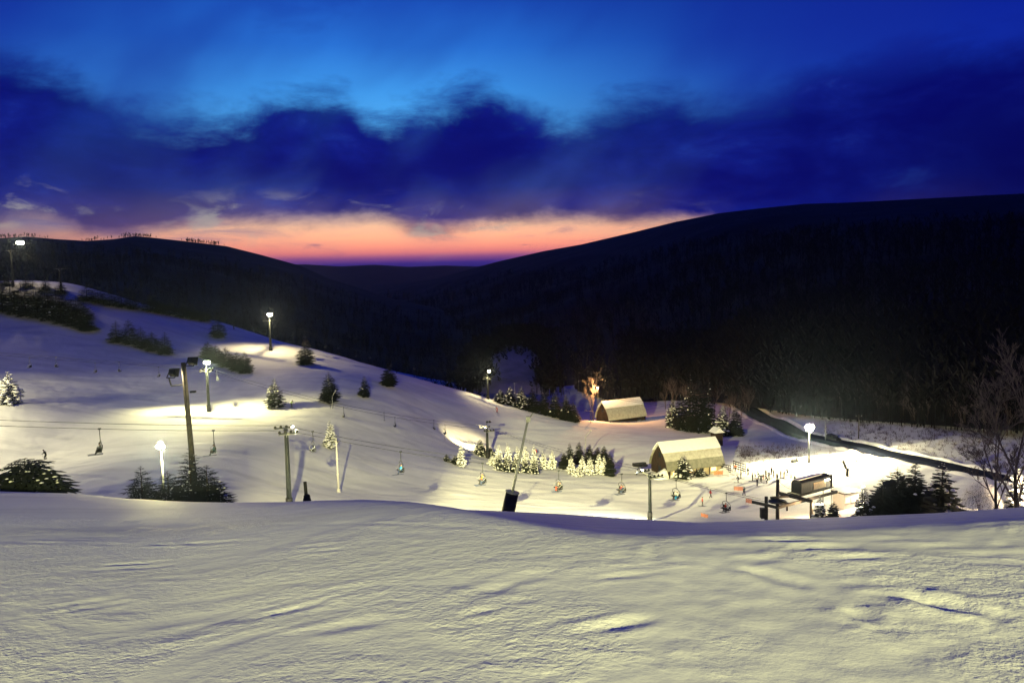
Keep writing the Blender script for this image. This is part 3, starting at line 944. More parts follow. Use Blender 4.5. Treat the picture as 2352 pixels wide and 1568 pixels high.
tree_px('low dark bush with snow beside the narrow frosted conifer', 1046, 1066, 22, 26, 'half', name='bush')
tree_px('small dark bush leftmost of three by the frosted conifer', 1026, 1060, 20, 20, 'half', name='bush')
tree_px('snow-covered conifer at the left edge casting a long shadow', 22, 926, 78, 64, 'snowy')
for i, (u, v, h) in enumerate([(1036, 890, 14), (1076, 898, 15), (1097, 891, 13)]):
    tree_px('tiny dark fir on the blue snow of the ridge, %s from left' % ORD[i], u, v, h, 11, 'green', 'tiny firs on the ridge')
G9 = 'dark conifers below the ridge tower'
for i, (u, v, h) in enumerate([(1150, 927, 34), (1172, 932, 48), (1198, 940, 56), (1224, 947, 62), (1250, 953, 64), (1276, 959, 66), (1300, 965, 62), (1316, 968, 48)]):
    tree_px('dark conifer in the row running from ridge tower to far barn, %s' % ORD[i], u, v, h, 36, 'half' if i < 3 else 'green', G9, ymin=220)
tree_px('dark conifer in front of the lodge roof', 1568, 1099, 58, 46, 'half', variant=1)
tree_px('low dark shrub against the lodge wall', 1606, 1092, 17, 38, 'half', name='shrub')
G10 = 'dark conifers behind the lodge'
for i, (u, v, h) in enumerate([(1545, 980, 70), (1566, 986, 110), (1586, 990, 135), (1606, 992, 150), (1628, 994, 130), (1660, 1000, 90), (1690, 1000, 70)]):
    tree_px('black conifer in the dark stand behind the lodge, %s from left' % ORD[i], u, v, h * (1.0, .8, 1.05, .9, 1.1, .85, 1.0)[i], (40, 46, 36, 50, 40, 44, 38)[i], ('half', 'green', 'green', 'wide', 'green', 'half', 'green')[i], G10, ymin=200)
# dark conifers to the right of the lift station, their feet hidden by the brow
G11 = 'dark conifers right of the lift station'
for i, (u, v, h, w, Yd, kd) in enumerate([(1985, 1186, 74, 56, 138, 'half'), (2026, 1186, 94, 74, 140, 'wide'), (2060, 1186, 118, 92, 142, 'wide'), (2100, 1186, 130, 96, 140, 'green')]):
    tree_px('dark conifer right of the lift station, %s' % ('smallest and leftmost with snowy twigs', 'second from left', 'third from left', 'tallest beside the snowy one')[i], u, v, h, w, kd, G11, Y=Yd)
tree_px('dark conifer with snow on its left branches, rightmost of the stand', 2162, 1182, 124, 96, 'half', Y=146)
tree_px('brightly lit snowy conifer at the right edge of the picture', 2336, 1165, 92, 62, 'snowy', Y=150)
tree_px('dark conifer in front of the lift station posts', 1884, 1192, 60, 46, 'half', Y=132)
tree_px('low dark bushy conifer before the lift hut wall', 1915, 1192, 44, 52, 'green', Y=133)
# conifers on the brow at left
tree_px('small frosted conifer left of the starlike floodlight on the brow', 327, 1140, 78, 104, 'fine', Y=50, variant=0)
tree_px('tall slim conifer rising in front of the wooden floodlight pole', 440, 1150, 128, 118, 'fine', Y=49, variant=1)
tree_px('broad conifer spreading right of the wooden floodlight pole', 478, 1152, 92, 128, 'fine', Y=47, variant=0)
tree_px('squat conifer between the two larger ones under the floodlight', 388, 1148, 74, 110, 'fine', Y=50, variant=1)

# big drooping bush at the left of the brow
def snowy_bush(label, loc, w, h, seed, frost=0.35, name='bush'):
    rs = np.random.RandomState(seed)
    o = empty(name, loc, 0, label, 'bush')
    V, Fq, SV, SF = [], [], [], []
    st = MB()
    for k in range(14):
        az = rs.uniform(0, 6.28)
        st.path([(0, 0, -.4), (math.cos(az) * w * .16, math.sin(az) * w * .16, h * .6), (math.cos(az) * w * .38, math.sin(az) * w * .38, h * rs.uniform(.55, .85))], 0.03, 5)
    st.build('stem', M['bark'], o)
    for k in range(9000):
        az = rs.uniform(0, 6.28)
        r = math.sqrt(rs.uniform(0, 1))
        zt = h * math.sqrt(max(0, 1 - r ** 2.2)) * rs.uniform(.55, 1.05)
        p = np.array((math.cos(az) * r * w / 2, math.sin(az) * r * w / 2, zt + rs.uniform(-.05, .05)))
        d = np.array((math.cos(az + rs.uniform(-.5, .5)), math.sin(az + rs.uniform(-.5, .5)), -0.55))
        L = rs.uniform(.06, .15) * (w / 3.5)
        s = np.cross(d, (0, 0, 1)); s /= np.linalg.norm(s)
        tgt, tf = (SV, SF) if rs.uniform() < frost else (V, Fq)
        n = len(tgt)
        wd = L * .22
        tgt += [p, p + d * L * .5 + s * wd, p + d * L, p + d * L * .5 - s * wd]
        tf.append((n, n + 1, n + 2, n + 3))
    link('foliage', np_mesh('foliage', np.array(V), np.array(Fq), M['tree_green']), o)['kind'] = 'stuff'
    if SF: link('snow_load', np_mesh('snow_load', np.array(SV), np.array(SF), M['snow_load']), o)['kind'] = 'stuff'
    return o
bp_ = at(62, 1136, 39)
bp_.z = ground(bp_.x, bp_.y)
conifer('large snow-dusted drooping bush on the brow at the left edge', bp_ - Vector((0, 0, .25)), at(68, 1050, 39).z - bp_.z + .25, 4.3, 'droop', name='bush')
bp_ = at(2252, 1180, 148); bp_.z = ground(bp_.x, bp_.y)
snowy_bush('round frost-covered bush right of the dark conifers', bp_, 7.2, at(2252, 1108, 148).z - bp_.z, 5, 0.85)

# ------------------------------------------------------------------ bare trees
def bare_meshes(seed, depth=5, spread=0.55):
    rs = random.Random(seed)
    tr, cr = MB(), MB()
    def grow(p, d, L, r, lev):
        q = p + d * L
        (tr if lev == 0 else cr).tube(p, q, r, r * .62, 6 if lev == 0 else (4 if lev < 3 else 3), cap=False)
        if lev >= depth: return
        n = 5 if lev == 0 else rs.choice((2, 3, 3))
        for k in range(n):
            t = rs.uniform(.45, 1.0) if lev else rs.uniform(.35, 1.0)
            a, b, _ = frame_of(d)
            th = rs.uniform(0, 6.28)
            sp = spread * rs.uniform(.6, 1.3)
            nd = (d + (a * math.cos(th) + b * math.sin(th)) * sp + Vector((0, 0, .12))).normalized()
            grow(p + d * L * t, nd, L * rs.uniform(.5, .72), max(r * .5, .0011), lev + 1)
    grow(Vector((0, 0, -.03)), Vector((rs.uniform(-.05, .05), rs.uniform(-.05, .05), 1)).normalized(), .45, .013, 0)
    return tr.mesh('trunk', M['bark'], True), cr.mesh('crown', M['twig'])
BARE = [bare_meshes(s) for s in (1, 2, 3, 4)]
BIGBARE = [bare_meshes(s, 7, .52) for s in (15, 16)]

def bare_tree(label, loc, h, group=None, pool=BARE, i=0):
    o = empty('bare_tree', loc, random.uniform(0, 6.28), label, 'tree', group)
    o.scale = (h, h, h)
    tr, cr = pool[i % len(pool)]
    link('trunk', tr, o); link('crown', cr, o)['kind'] = 'stuff'
    return o
rs2 = random.Random(5)
for i in range(70):
    u = rs2.uniform(1660, 2420)
    foot = np.interp(u, [1660, 1760, 1850, 1950, 2050, 2250, 2420], [925, 930, 935, 955, 968, 992, 1010])
    p = hit(u, foot - rs2.uniform(0, 26), 180)
    bare_tree('bare dark tree at the edge of the woods above the road', p - Vector((0, 0, .2)), rs2.uniform(11, 17), 'bare trees at the forest edge', i=i)
for i in range(34):
    u = rs2.uniform(1480, 1730)
    p = hit(u, np.interp(u, [1480, 1560, 1650, 1730], [925, 950, 985, 990]) - rs2.uniform(0, 45), 200)
    bare_tree('bare tree in the dark wood behind the lodge', p - Vector((0, 0, .2)), rs2.uniform(9, 14), 'bare trees behind the lodge', i=i)
for (u, Yd, vt, lab) in [(2340, 118, 850, 'tall bare tree at the right edge with dark trunk'), (2290, 128, 930, 'slender bare tree left of the tall one at right edge'), (2380, 112, 870, 'bare tree cut by the right edge of the picture')]:
    d = ray(u, 1170)
    p = Vector((d.x * Yd, Yd, 0)); p.z = ground(p.x, p.y)
    bare_tree(lab, p - Vector((0, 0, .3)), (at(u, vt, Yd).z - p.z) * 1.05, pool=BIGBARE, i=int(u) % 2)
p = hit(1352, 948, 200)
p = at(1362, 940, 301); p.z = ground(p.x, p.y)
bare_tree('bare tree lit orange by a lamp behind the far barn', p - Vector((0, 0, .2)), at(1362, 862, 301).z - p.z, pool=BIGBARE, i=0)
p = hit(700, 812, 200)
bare_tree('reddish bare tree behind the conifer on the ridge run', p - Vector((0, 0, .1)), 6.0, i=2)

# brush on the bank between lodge and road and above the road
def brush(name, label, spots, h, seed, mat):
    rs = np.random.RandomState(seed)
    V, Fq = [], []
    for (x, y, z) in spots:
        for k in range(9):
            n = len(V)
            az = rs.uniform(0, 6.28); L = h * rs.uniform(.4, 1.1)
            d = np.array((math.cos(az) * .6, math.sin(az) * .6, rs.uniform(.5, 1.1))) * L
            s = np.array((-math.sin(az), math.cos(az), 0)) * .02 * (1 + L)
            o_ = np.array((x, y, z - .05)) + rs.normal(0, .25, 3) * (1, 1, 0)
            V += [o_ - s, o_ + s, o_ + d + s * .4, o_ + d - s * .4]
            Fq.append((n, n + 1, n + 2, n + 3))
    return tag(link(name, np_mesh(name, np.array(V), np.array(Fq), M[mat])), label, 'brush', kind='stuff')
sp = []
for i in range(520):
    u = rs2.uniform(1690, 2000)
    v = rs2.gauss(1042 - (u - 1690) * .02, 10) if u < 1850 else rs2.uniform(1030, 1075)
    if u > 1850 and rs2.random() < .6: continue
    sp.append(tuple(hit(u, v, 170)))
brush('brush', 'thin brown brush poking through snow between lodge and road', sp, 0.9, 4, 'twig')
sp = []
for i in range(900):
    u = rs2.uniform(1880, 2420)
    rd = np.interp(u, [1880, 2050, 2200, 2310, 2420], [1000, 1032, 1062, 1086, 1110])
    fo = np.interp(u, [1880, 2050, 2250, 2420], [945, 968, 992, 1010])
    sp.append(tuple(hit(u, fo + (rd - fo) * rs2.random() ** 1.4, 170)))
brush('brush', 'dry weeds and saplings on the snowy bank above the road', sp, 1.0, 6, 'twig')
# ------------------------------------------------------------------ floodlights
def flood_head(parent, loc, aim, lens='lens_warm', s=0.6, lit=True, box=False):
    """a boxy floodlight: housing with a lens in front, on a yoke"""
    a, b, d = frame_of(aim)
    rot = Matrix((a, d, b)).transposed()
    hb = MB()
    loc = Vector(loc)
    fr_, bk_ = [], []
    if box:
        ring = ((-1, -1), (1, -1), (1, 1), (-1, 1))
    else:
        ring = [(1.08 * math.cos(6.2832 * i / 12), 1.25 * math.sin(6.2832 * i / 12)) for i in range(12)]
    nn = len(ring)
    for (sx_, sz_) in ring:
        fr_.append(loc + rot @ Vector((sx_ * s * .5, s * .28, sz_ * s * .42)))
        bk_.append(loc + rot @ Vector((sx_ * s * .30, -s * .28, sz_ * s * .26)))
    hb.add(fr_ + bk_, [tuple(range(nn)), tuple(range(2 * nn - 1, nn - 1, -1))] + [(i, nn + i, nn + (i + 1) % nn, (i + 1) % nn) for i in range(nn)])
    o = hb.build('lamp_housing', M['frame_black'], parent)
    ln = MB()
    q = [loc + rot @ Vector((sx_ * s * .47, s * .285, sz_ * s * .39)) for (sx_, sz_) in ring]
    q2 = [loc + rot @ Vector((sx_ * s * .38, s * (.30 if box else .38), sz_ * s * .31)) for (sx_, sz_) in ring]
    ln.add(q + q2, [tuple(range(nn, 2 * nn))] + [(i, (i + 1) % nn, nn + (i + 1) % nn, nn + i) for i in range(nn)])
    ln.build('lens', M[lens] if lit else M['glass'], o)
    yk = MB()
    yk.path([loc + rot @ Vector((-s * .5, 0, 0)), loc + rot @ Vector((-s * .5, -s * .2, -s * .62)), loc + rot @ Vector((s * .5, -s * .2, -s * .62)), loc + rot @ Vector((s * .5, 0, 0))], s * .05, 5)
    yk.build('yoke', M['frame_black'], o)
    return loc + Vector(aim).normalized() * (s * .55)

def flood_pole(label, base, top_z, heads, wood=True, r=0.17, arm=None, snow=False):
    """heads: (dx along arm, dz, aim vector, lens, size, lit)"""
    o = empty('floodlight_pole', base, 0, label, 'light pole')
    H = top_z - base[2]
    mb = MB()
    mb.tube((0, 0, -.6), (0, 0, H), r, r * .72, 10)
    mb.build('pole', M['wood_pole' if wood else 'frame_black'], o, True)
    ad = Vector(arm if arm else (1, 0, 0)).normalized()
    if arm or len(heads) > 1:
        xs = [h[0] for h in heads]
        ab = MB().beam(ad * (min(xs) - .2) + Vector((0, -r, H - .35)), ad * (max(xs) + .2) + Vector((0, -r, H - .35)), .12, .12)
        ab.build('arm', M['frame_black'], o)
    pos = []
    for (dx, dz_, aim, lens, s, lit) in heads:
        loc = ad * dx + Vector((0, -r, H + dz_))
        pos.append(Vector(base) + flood_head(o, loc, aim, lens, s, lit))
    return o, pos

# ------------------------------------------------------------------ lift towers
WHEEL = MB().tube((0, -.05, 0), (0, .05, 0), .22, .22, 12).mesh('wheel', M['rubber'])
def lift_tower(label, base, top_z, dirv, half=2.3, r=0.36, lamp=None, wheels=4, arm_mat='steel', slope_=0.0):
    """tubular tower with a crossarm and a row of sheave wheels at each end"""
    dirv = Vector((dirv[0], dirv[1], 0)).normalized()
    rz = math.atan2(dirv.y, dirv.x)                  # local x along the rope
    o = empty('lift_tower', base, rz, label, 'lift tower')
    H = top_z - base[2]
    MB().tube((0, 0, -.8), (0, 0, H + .35), r, r * .70, 14).build('pole', M['steel_dark'], o, True)
    MB().tube((0, 0, -.5), (0, 0, 1.5), r * 1.35, r * 1.3, 14).build('base_pad', M['pad'], o, True)
    arm = MB().beam((0, -half - .2, H), (0, half + .2, H), .32, .30)
    arm.beam((0, -half * .55, H - .05), (0, 0, H - 1.0), .12, .12).beam((0, half * .55, H - .05), (0, 0, H - 1.0), .12, .12)
    arm.build('crossarm', M[arm_mat], o)
    MB().path([(r * .9, -.16, .6), (r * .75, -.16, H)], .02, 4).path([(r * .9, .16, .6), (r * .75, .16, H)], .02, 4).build('ladder', M['steel_dark'], o)
    ends = []
    for s in (-1, 1):
        y = s * half
        tn = MB().beam((-1.35, y, H + .12 + 1.35 * -slope_), (1.35, y, H + .12 + 1.35 * slope_), .10, .20)
        tn.beam((-.15, y, H), (.15, y, H + .2), .2, .2)
        t = tn.build('sheave_train', M['steel_dark'], o)
        for k in range(wheels):
            x = -1.25 + 2.5 * k / (wheels - 1)
            w_ = link('wheel', WHEEL, t)
            w_.location = (x, y, H + .30 + x * slope_)
        cw = MB().beam((-1.5, y + s * .35, H - .02), (1.5, y + s * .35, H - .02), .35, .04)
        cw.build('catwalk', M[arm_mat], o)
        ends.append(Vector(base) + Matrix.Rotation(rz, 3, 'Z') @ Vector((0, y, H + .50)))
    return o, ends

def rope_path(A, B, sag, n=14):
    return [A.lerp(B, i / n) - Vector((0, 0, sag * 4 * (i / n) * (1 - i / n))) for i in range(n + 1)]

def rope(label, pts, group, r=0.035):
    mb = MB().path(pts, r, 5)
    return tag(mb.build('haul_rope', M['frame_black']), label, 'cable', group)

def on_rope(pts, u):
    """point of the rope that stands at column u in the picture"""
    for a, b in zip(pts[:-1], pts[1:]):
        ua, ub = project(a)[0], project(b)[0]
        if (ua - u) * (ub - u) <= 0 and ua != ub:
            return a.lerp(b, (u - ua) / (ub - ua))
    return min(pts, key=lambda q: abs(project(q)[0] - u)).copy()

# ------------------------------------------------------------------ chairs
def make_chair():
    o = empty('lift_chair', (0, 0, 0))
    W_ = 1.9
    MB().tube((0, 0, .06), (0, 0, -1.2), .045, .045, 6).box((0, 0, .02), (.34, .12, .16)).path([(0, 0, -1.2), (.0, -.5, -1.35), (0, -W_ / 2, -1.6)], .04, 6).path([(0, 0, -1.2), (0, .5, -1.35), (0, W_ / 2, -1.6)], .04, 6).build('hanger', M['steel_dark'], o)
    for s in (-1, 1):
        MB().path([(0, s * W_ / 2, -1.6), (-.12, s * W_ / 2, -2.45), (.40, s * W_ / 2, -2.52)], .035, 6).build('side_frame', M['steel_dark'], o)
    MB().box((.14, 0, -2.50), (.52, W_ - .06, .07)).build('seat', M['pad'], o)
    MB().box((-.14, 0, -2.18), (.06, W_ - .06, .42)).build('backrest', M['pad'], o)
    MB().path([(-.1, -W_ / 2, -1.75), (.42, -W_ / 2 + .05, -2.20), (.42, W_ / 2 - .05, -2.20), (-.1, W_ / 2, -1.75)], .025, 5).build('safety_bar', M['steel'], o)
    return o
CHAIR = make_chair()
_first = [True]
def place_chair(label, p, dirv, group, scale=1.0):
    """dirv: the way the chair faces along the rope"""
    if _first[0]: o = CHAIR; _first[0] = False
    else: o = copy_tree(CHAIR)
    o.location = p
    o.rotation_euler = (0, 0, math.atan2(dirv[1], dirv[0]))
    o.scale = (scale,) * 3
    tag(o, label, 'chairlift chair', group)
    return o

def chair_spot(p, dirv, along=.12, across=0.0, up=-2.44):
    rz = math.atan2(dirv[1], dirv[0])
    return Vector(p) + Matrix.Rotation(rz, 3, 'Z') @ Vector((along, across, up))

# --------------------------- front lift: left slope down to the lit station
TA_ = at(665, 1166, 122); TA_.z = ground(TA_.x, TA_.y)
TB_ = at(1493, 1192, 148); TB_.z = ground(TB_.x, TB_.y)
L1DIR = (TB_ - TA_); L1DIR.z = 0; L1DIR.normalize()
zA, zB = at(662, 990, 122).z, at(1493, 1090, 148).z
towerA, eA = lift_tower('tall grey lift tower with lit crossarm left of the padded post', TA_, zA, L1DIR, 2.3, .40)
towerB, eB_ = lift_tower('dark lift tower with bright crossarm in front of the lodge', TB_, zB, L1DIR, 2.2, .34)
N1 = Vector((-L1DIR.y, L1DIR.x, 0))
STN = at_z(1760, 1152, -45.6)                                     # where the ropes reach the station
# ropes: s = -1 is the near side
left_far = TA_ - L1DIR * 95
L1 = {}
for s, k in ((-1, 0), (1, 1)):
    A0 = Vector((left_far.x, left_far.y, at(227, 941, 108).z + 9.5)) + N1 * s * 2.3
    st = STN + N1 * s * 1.6 + Vector((0, 0, .2))
    L1[s] = rope_path(A0, eA[k], 1.6, 18)[:-1] + rope_path(eA[k], eB_[k], 1.6, 18)[:-1] + rope_path(eB_[k], st, .3, 6)
    rope('%s cable of the front chairlift running down to the station' % ('near' if s < 0 else 'far'), L1[s], 'cables of the front chairlift')
uph = -L1DIR
G_C1 = 'chairs of the front chairlift'
CH1 = [(228, -1, 'chair with dark riders left of the starlike floodlight'), (490, -1, 'chair hanging over the bright snow behind the wooden pole'),
       (718, 1, 'empty pale lit chair just right of the tall grey tower'), (920, -1, 'chair carrying a rider in a bright blue jacket'),
       (1108, -1, 'chair with two riders left of the leaning snowmaking lance'), (1283, -1, 'chair with a rider in red trousers below the snowy trees'),
       (1428, -1, 'chair with two dark riders just left of the station tower'), (1553, -1, 'chair with a white jacketed rider before the lodge'),
       (1668, -1, 'chair with riders in white and red nearest the station')]
CHP = {}
for (u, s, lab) in CH1:
    p = on_rope(L1[s], u)
    place_chair(lab, p, uph, G_C1, 1.2)
    CHP[u] = p

# --------------------------- second lift, further up the slope
TC_ = at(480, 945, 195); TC_.z = ground(TC_.x, TC_.y)
TD_ = at(1120, 1052, 212); TD_.z = ground(TD_.x, TD_.y)
L2DIR = (TD_ - TC_); L2DIR.z = 0; L2DIR.normalize()
towerC, eC = lift_tower('dark lift tower with a floodlight on top, on the bright snow patch', TC_, at(474, 851, 195).z, L2DIR, 2.3, .36)
towerD, eD = lift_tower('dark lift tower standing among young snowy conifers', TD_, at(1120, 986, 212).z, L2DIR, 2.6, .40)
N2 = Vector((-L2DIR.y, L2DIR.x, 0))
L2 = {}
for s, k in ((-1, 0), (1, 1)):
    A0 = TC_ - L2DIR * 120 + N2 * s * 2.3
    A0.z = eC[k].z + 19.0
    E0 = at_z(1462, 1072, -50.5) + N2 * s * 2.0
    L2[s] = rope_path(A0, eC[k], 1.4, 18)[:-1] + rope_path(eC[k], eD[k], 2.2, 18)[:-1] + rope_path(eD[k], E0, 1.0, 10)
    rope('%s cable of the second chairlift crossing the upper slope' % ('near' if s < 0 else 'far'), L2[s], 'cables of the second chairlift')
G_C2 = 'chairs of the second chairlift'
for i, (u, s) in enumerate([(67, -1), (128, 1), (218, -1), (273, 1), (364, -1), (498, 1), (758, 1), (789, -1), (882, 1), (907, -1), (996, 1), (1022, -1)]):
    if i < 5: lab = 'small dark chair on the upper left slope, %s from left' % ORD[i]
    elif i == 5: lab = 'chair hanging right beside the tower topped with a floodlight'
    else: lab = 'small dark chair over the shaded middle slope, %s from left' % ORD[i - 6]
    place_chair(lab, on_rope(L2[s], u), L2DIR * (-1 if s < 0 else 1), G_C2, 0.9)
# low return station of the second lift behind the trees
ps = at_z(1470, 1068, -51.0)
o = empty('return_station', (ps.x, ps.y, ground(ps.x, ps.y)), math.atan2(L2DIR.y, L2DIR.x), 'low dark return wheel frame left of the lodge', 'lift station')
hS = -51.0 - o.location.z
MB().tube((0, 0, hS - .1), (0, 0, hS + .15), 2.0, 2.0, 20).tube((0, 0, hS - .3), (0, 0, hS + .4), .3, .3, 10).build('bullwheel', M['steel_dark'], o)
for sx_ in (-1, 1): MB().tube((sx_ * 1.2, 0, -.5), (sx_ * .3, 0, hS), .14, .12, 8).build('leg', M['steel_dark'], o)
MB().box((-.2, 0, hS + .5), (3.6, .8, .35)).build('beam', M['steel_dark'], o)

# --------------------------- ridge lift, furthest
TG_ = at(622, 806, 280); TG_.z = ground(TG_.x, TG_.y)
TK_ = at(1121, 926, 278); TK_.z = ground(TK_.x, TK_.y)
L3DIR = (TK_ - TG_); L3DIR.z = 0; L3DIR.normalize()
N3 = Vector((-L3DIR.y, L3DIR.x, 0))
towerG, eG = lift_tower('lift tower with a starlike floodlight on the lit ridge run', TG_, at(620, 736, 280).z, L3DIR, 2.2, .42)
towerK, eK = lift_tower('lift tower with a floodlight above the row of dark conifers', TK_, at(1122, 868, 278).z, L3DIR, 2.2, .42)
pF = TG_ - L3DIR * ((at(158, 640, 287) - TG_).dot(-L3DIR)); pF.z = ground(pF.x, pF.y)
towerF, eF = lift_tower('pale lit lift tower near the far left floodlight', pF, at(158, 617, pF.y).z, L3DIR, 1.9, .36, arm_mat='steel')
pH = TG_ - L3DIR * ((at(52, 640, 288) - TG_).dot(-L3DIR)); pH.z = ground(pH.x, pH.y)
towerH, eH = lift_tower('lift tower under the brightest floodlight at the far left', pH, at(52, 575, pH.y).z, L3DIR, 2.0, .36)
L3 = {}
for s, k in ((-1, 0), (1, 1)):
    A0 = eH[k] - L3DIR * 80 + Vector((0, 0, 9))
    E0 = eK[k] + L3DIR * 120 - Vector((0, 0, 20))
    L3[s] = rope_path(A0, eH[k], .8, 8)[:-1] + rope_path(eH[k], eF[k], .4, 8)[:-1] + rope_path(eF[k], eG[k], 2.2, 20)[:-1] + rope_path(eG[k], eK[k], 2.6, 24)[:-1] + rope_path(eK[k], E0, 1.0, 8)
    rope('%s cable of the ridge chairlift below the dark hill' % ('near' if s < 0 else 'far'), L3[s], 'cables of the ridge chairlift', .045)
G_C3 = 'chairs of the ridge chairlift'
for i, (u, s) in enumerate([(100, 1), (123, -1), (142, 1), (207, -1), (673, -1), (699, 1), (748, -1), (775, 1), (818, -1), (848, 1), (898, -1), (950, 1)]):
    lab = ('pale distant chair by the far left floodlight, %s from left' % ORD[i]) if i < 4 else ('pale distant chair against the dark hill right of the ridge tower, %s from it' % ORD[i - 4])
    place_chair(lab, on_rope(L3[s], u), L3DIR * (-1 if s < 0 else 1), G_C3, 0.95)

# --------------------------- floodlights on the towers
WARM = (1.0, 0.80, 0.36)
CREAM = (1.0, 0.89, 0.36)
def tower_lamp(tower, world_pos, aim, lens, s, n=1, spread=.7):
    inv = tower.matrix_world if False else None
    rz = tower.rotation_euler.z
    Rm = Matrix.Rotation(-rz, 3, 'Z')
    for k in range(n):
        off = (k - (n - 1) / 2) * spread
        loc = Rm @ (Vector(world_pos) - tower.location) + Vector((off, 0, 0))
        flood_head(tower, loc, Rm @ Vector(aim), lens, s)
    mast_top = Rm @ (Vector(world_pos) - tower.location)
    MB().tube((0, 0, mast_top.z - 2.4), (0, 0, mast_top.z - .1), .09, .07, 6).build('lamp_mast', M['steel_dark'], tower)
    if n > 1:
        MB().beam((mast_top.x - spread * n / 2, 0, mast_top.z - .25), (mast_top.x + spread * n / 2, 0, mast_top.z - .25), .1, .1).build('lamp_bar', M['steel_dark'], tower)
# ------------------------------------------------------------------ arched barns
def barn(name, label, A, B, half, ridge_z, eave_z, floor_z, lit_wall, roof_low, roof_mid, overhang=.5):
    """A, B: ends of the ridge (plan); curved roof reaching down to low eaves"""
    A, B = Vector((A.x, A.y, 0)), Vector((B.x, B.y, 0))
    d = (B - A); L = d.length; rz = math.atan2(d.y, d.x)
    c = (A + B) / 2
    o = empty(name, (c.x, c.y, floor_z), rz, label, 'building')
    He, Hr = eave_z - floor_z, ridge_z - floor_z
    N = 14
    prof = []
    for i in range(N + 1):
        s = i / N
        prof.append((half * (1 - s ** 1.65), He + (Hr - He) * s))
    def strip(nm, i0, i1, mat, side, lift=0.0, thick=.16, ext=overhang):
        mb = MB()
        vs, fs = [], []
        seg = prof[i0:i1 + 1]
        for (yy, zz) in seg:
            nrm = Vector((0, .8 if yy > .2 else .1, .5)).normalized()
            for x in (-L / 2 - ext, L / 2 + ext):
                p = Vector((x, side * (yy + nrm.y * lift), zz + nrm.z * lift))
                q = Vector((x, side * max(yy + nrm.y * (lift - thick), 0), zz + nrm.z * (lift - thick)))
                vs += [p, q]
        for k in range(len(seg) - 1):
            a = k * 4
            fs += [(a, a + 4, a + 6, a + 2), (a + 1, a + 3, a + 7, a + 5), (a, a + 1, a + 5, a + 4), (a + 2, a + 6, a + 7, a + 3)]
        e = (len(seg) - 1) * 4
        fs += [(0, 2, 3, 1), (e, e + 1, e + 3, e + 2)]
        mb.add(vs, fs)
        return mb.build(nm, mat, o)
    for side in (-1, 1):
        strip('roof_panel', 0, 5, M[roof_low], side, 0.0)
        strip('roof_panel', 5, 9, M[roof_mid], side, 0.03)
        sn = strip('roof_snow', 9, N, M['snow_load'], side, 0.26, .26, overhang + .12)
        sn['label'] = 'thick snow along the roof crest'
    for x in (-L / 2 + .05, L / 2 - .05):
        mb = MB()
        out = [(x, yy - .12, zz) for (yy, zz) in prof[:-1]] + [(x, 0, prof[-1][1] - .1)] + [(x, -(yy - .12), zz) for (yy, zz) in reversed(prof[:-1])]
        out += [(x, -half + .12, 0), (x, half - .12, 0)]
        out2 = [(p[0] + (.14 if x < 0 else -.14), p[1], p[2]) for p in out]
        n = len(out)
        mb.add(out + out2, [tuple(range(n)), tuple(range(2 * n - 1, n - 1, -1))] + [(i, n + i, n + (i + 1) % n, (i + 1) % n) for i in range(n)])
        ew = mb.build('end_wall', M['wood_dark'], o)
        xs = x + (-.04 if x < 0 else .04)
        for k in range(7):                            # battens on the boards
            yy = -half * .75 + half * 1.5 * k / 6
            top = He + (Hr - He) * (max(0, 1 - abs(yy) / half)) ** (1 / 1.65) - .25
            MB().beam((xs, yy, .1), (xs, yy, top), .10, .06).build('batten', M['wood_dark'], ew)
        MB().box((xs, 0, Hr * .62), (.06, 1.1, 1.3)).build('window', M['glass'], ew)
        MB().box((xs, 0, 1.1), (.08, 1.3, 2.2)).build('door', M['frame_black'], ew)
    # low side walls under the eaves
    for side in (-1, 1):
        wl = MB().box((0, side * (half - .75), He / 2 - .1), (L - .4, .16, He + .2)).build('side_wall', M[lit_wall], o)
        for k, x in enumerate([-L * .36, -L * .12, L * .12, L * .34]):
            if k == 2:
                MB().box((x, side * (half - .65), 1.05), (1.1, .08, 2.1)).build('door', M['frame_black'], wl)
            else:
                MB().box((x, side * (half - .65), He * .58), (1.5, .07, .95)).build('window', M['window_lit' if lit_wall == 'wood_warm' else 'glass'], wl)
                MB().box((x, side * (half - .63), He * .58 - .52), (1.7, .12, .08)).build('sill', M['white_paint'], wl)
        for k in range(5):
            MB().tube((-L / 2 + .3 + (L - .6) * k / 4, side * (half - .15), -.3), (-L / 2 + .3 + (L - .6) * k / 4, side * (half - .1), He), .10, .10, 7).build('post', M['wood_dark'], o)
    return o
lA, lB = at(1515, 1018, 206.5), at(1638, 1004, 211.5)
lodge = barn('lodge', 'arched wooden lodge with snowy roof crest and lit lower wall', lA, lB, 4.8, -44.9, -51.3, -53.1, 'wood_warm', 'roof', 'roof_frost')
bA, bB = at(1384, 917, 300), at(1466, 911, 308)
barn2 = barn('far_barn', 'unlit arched barn with pale roof beyond the slope', bA, bB, 4.5, -49.4, -55.8, -58.2, 'wood_dark', 'roof_frost', 'roof_frost')

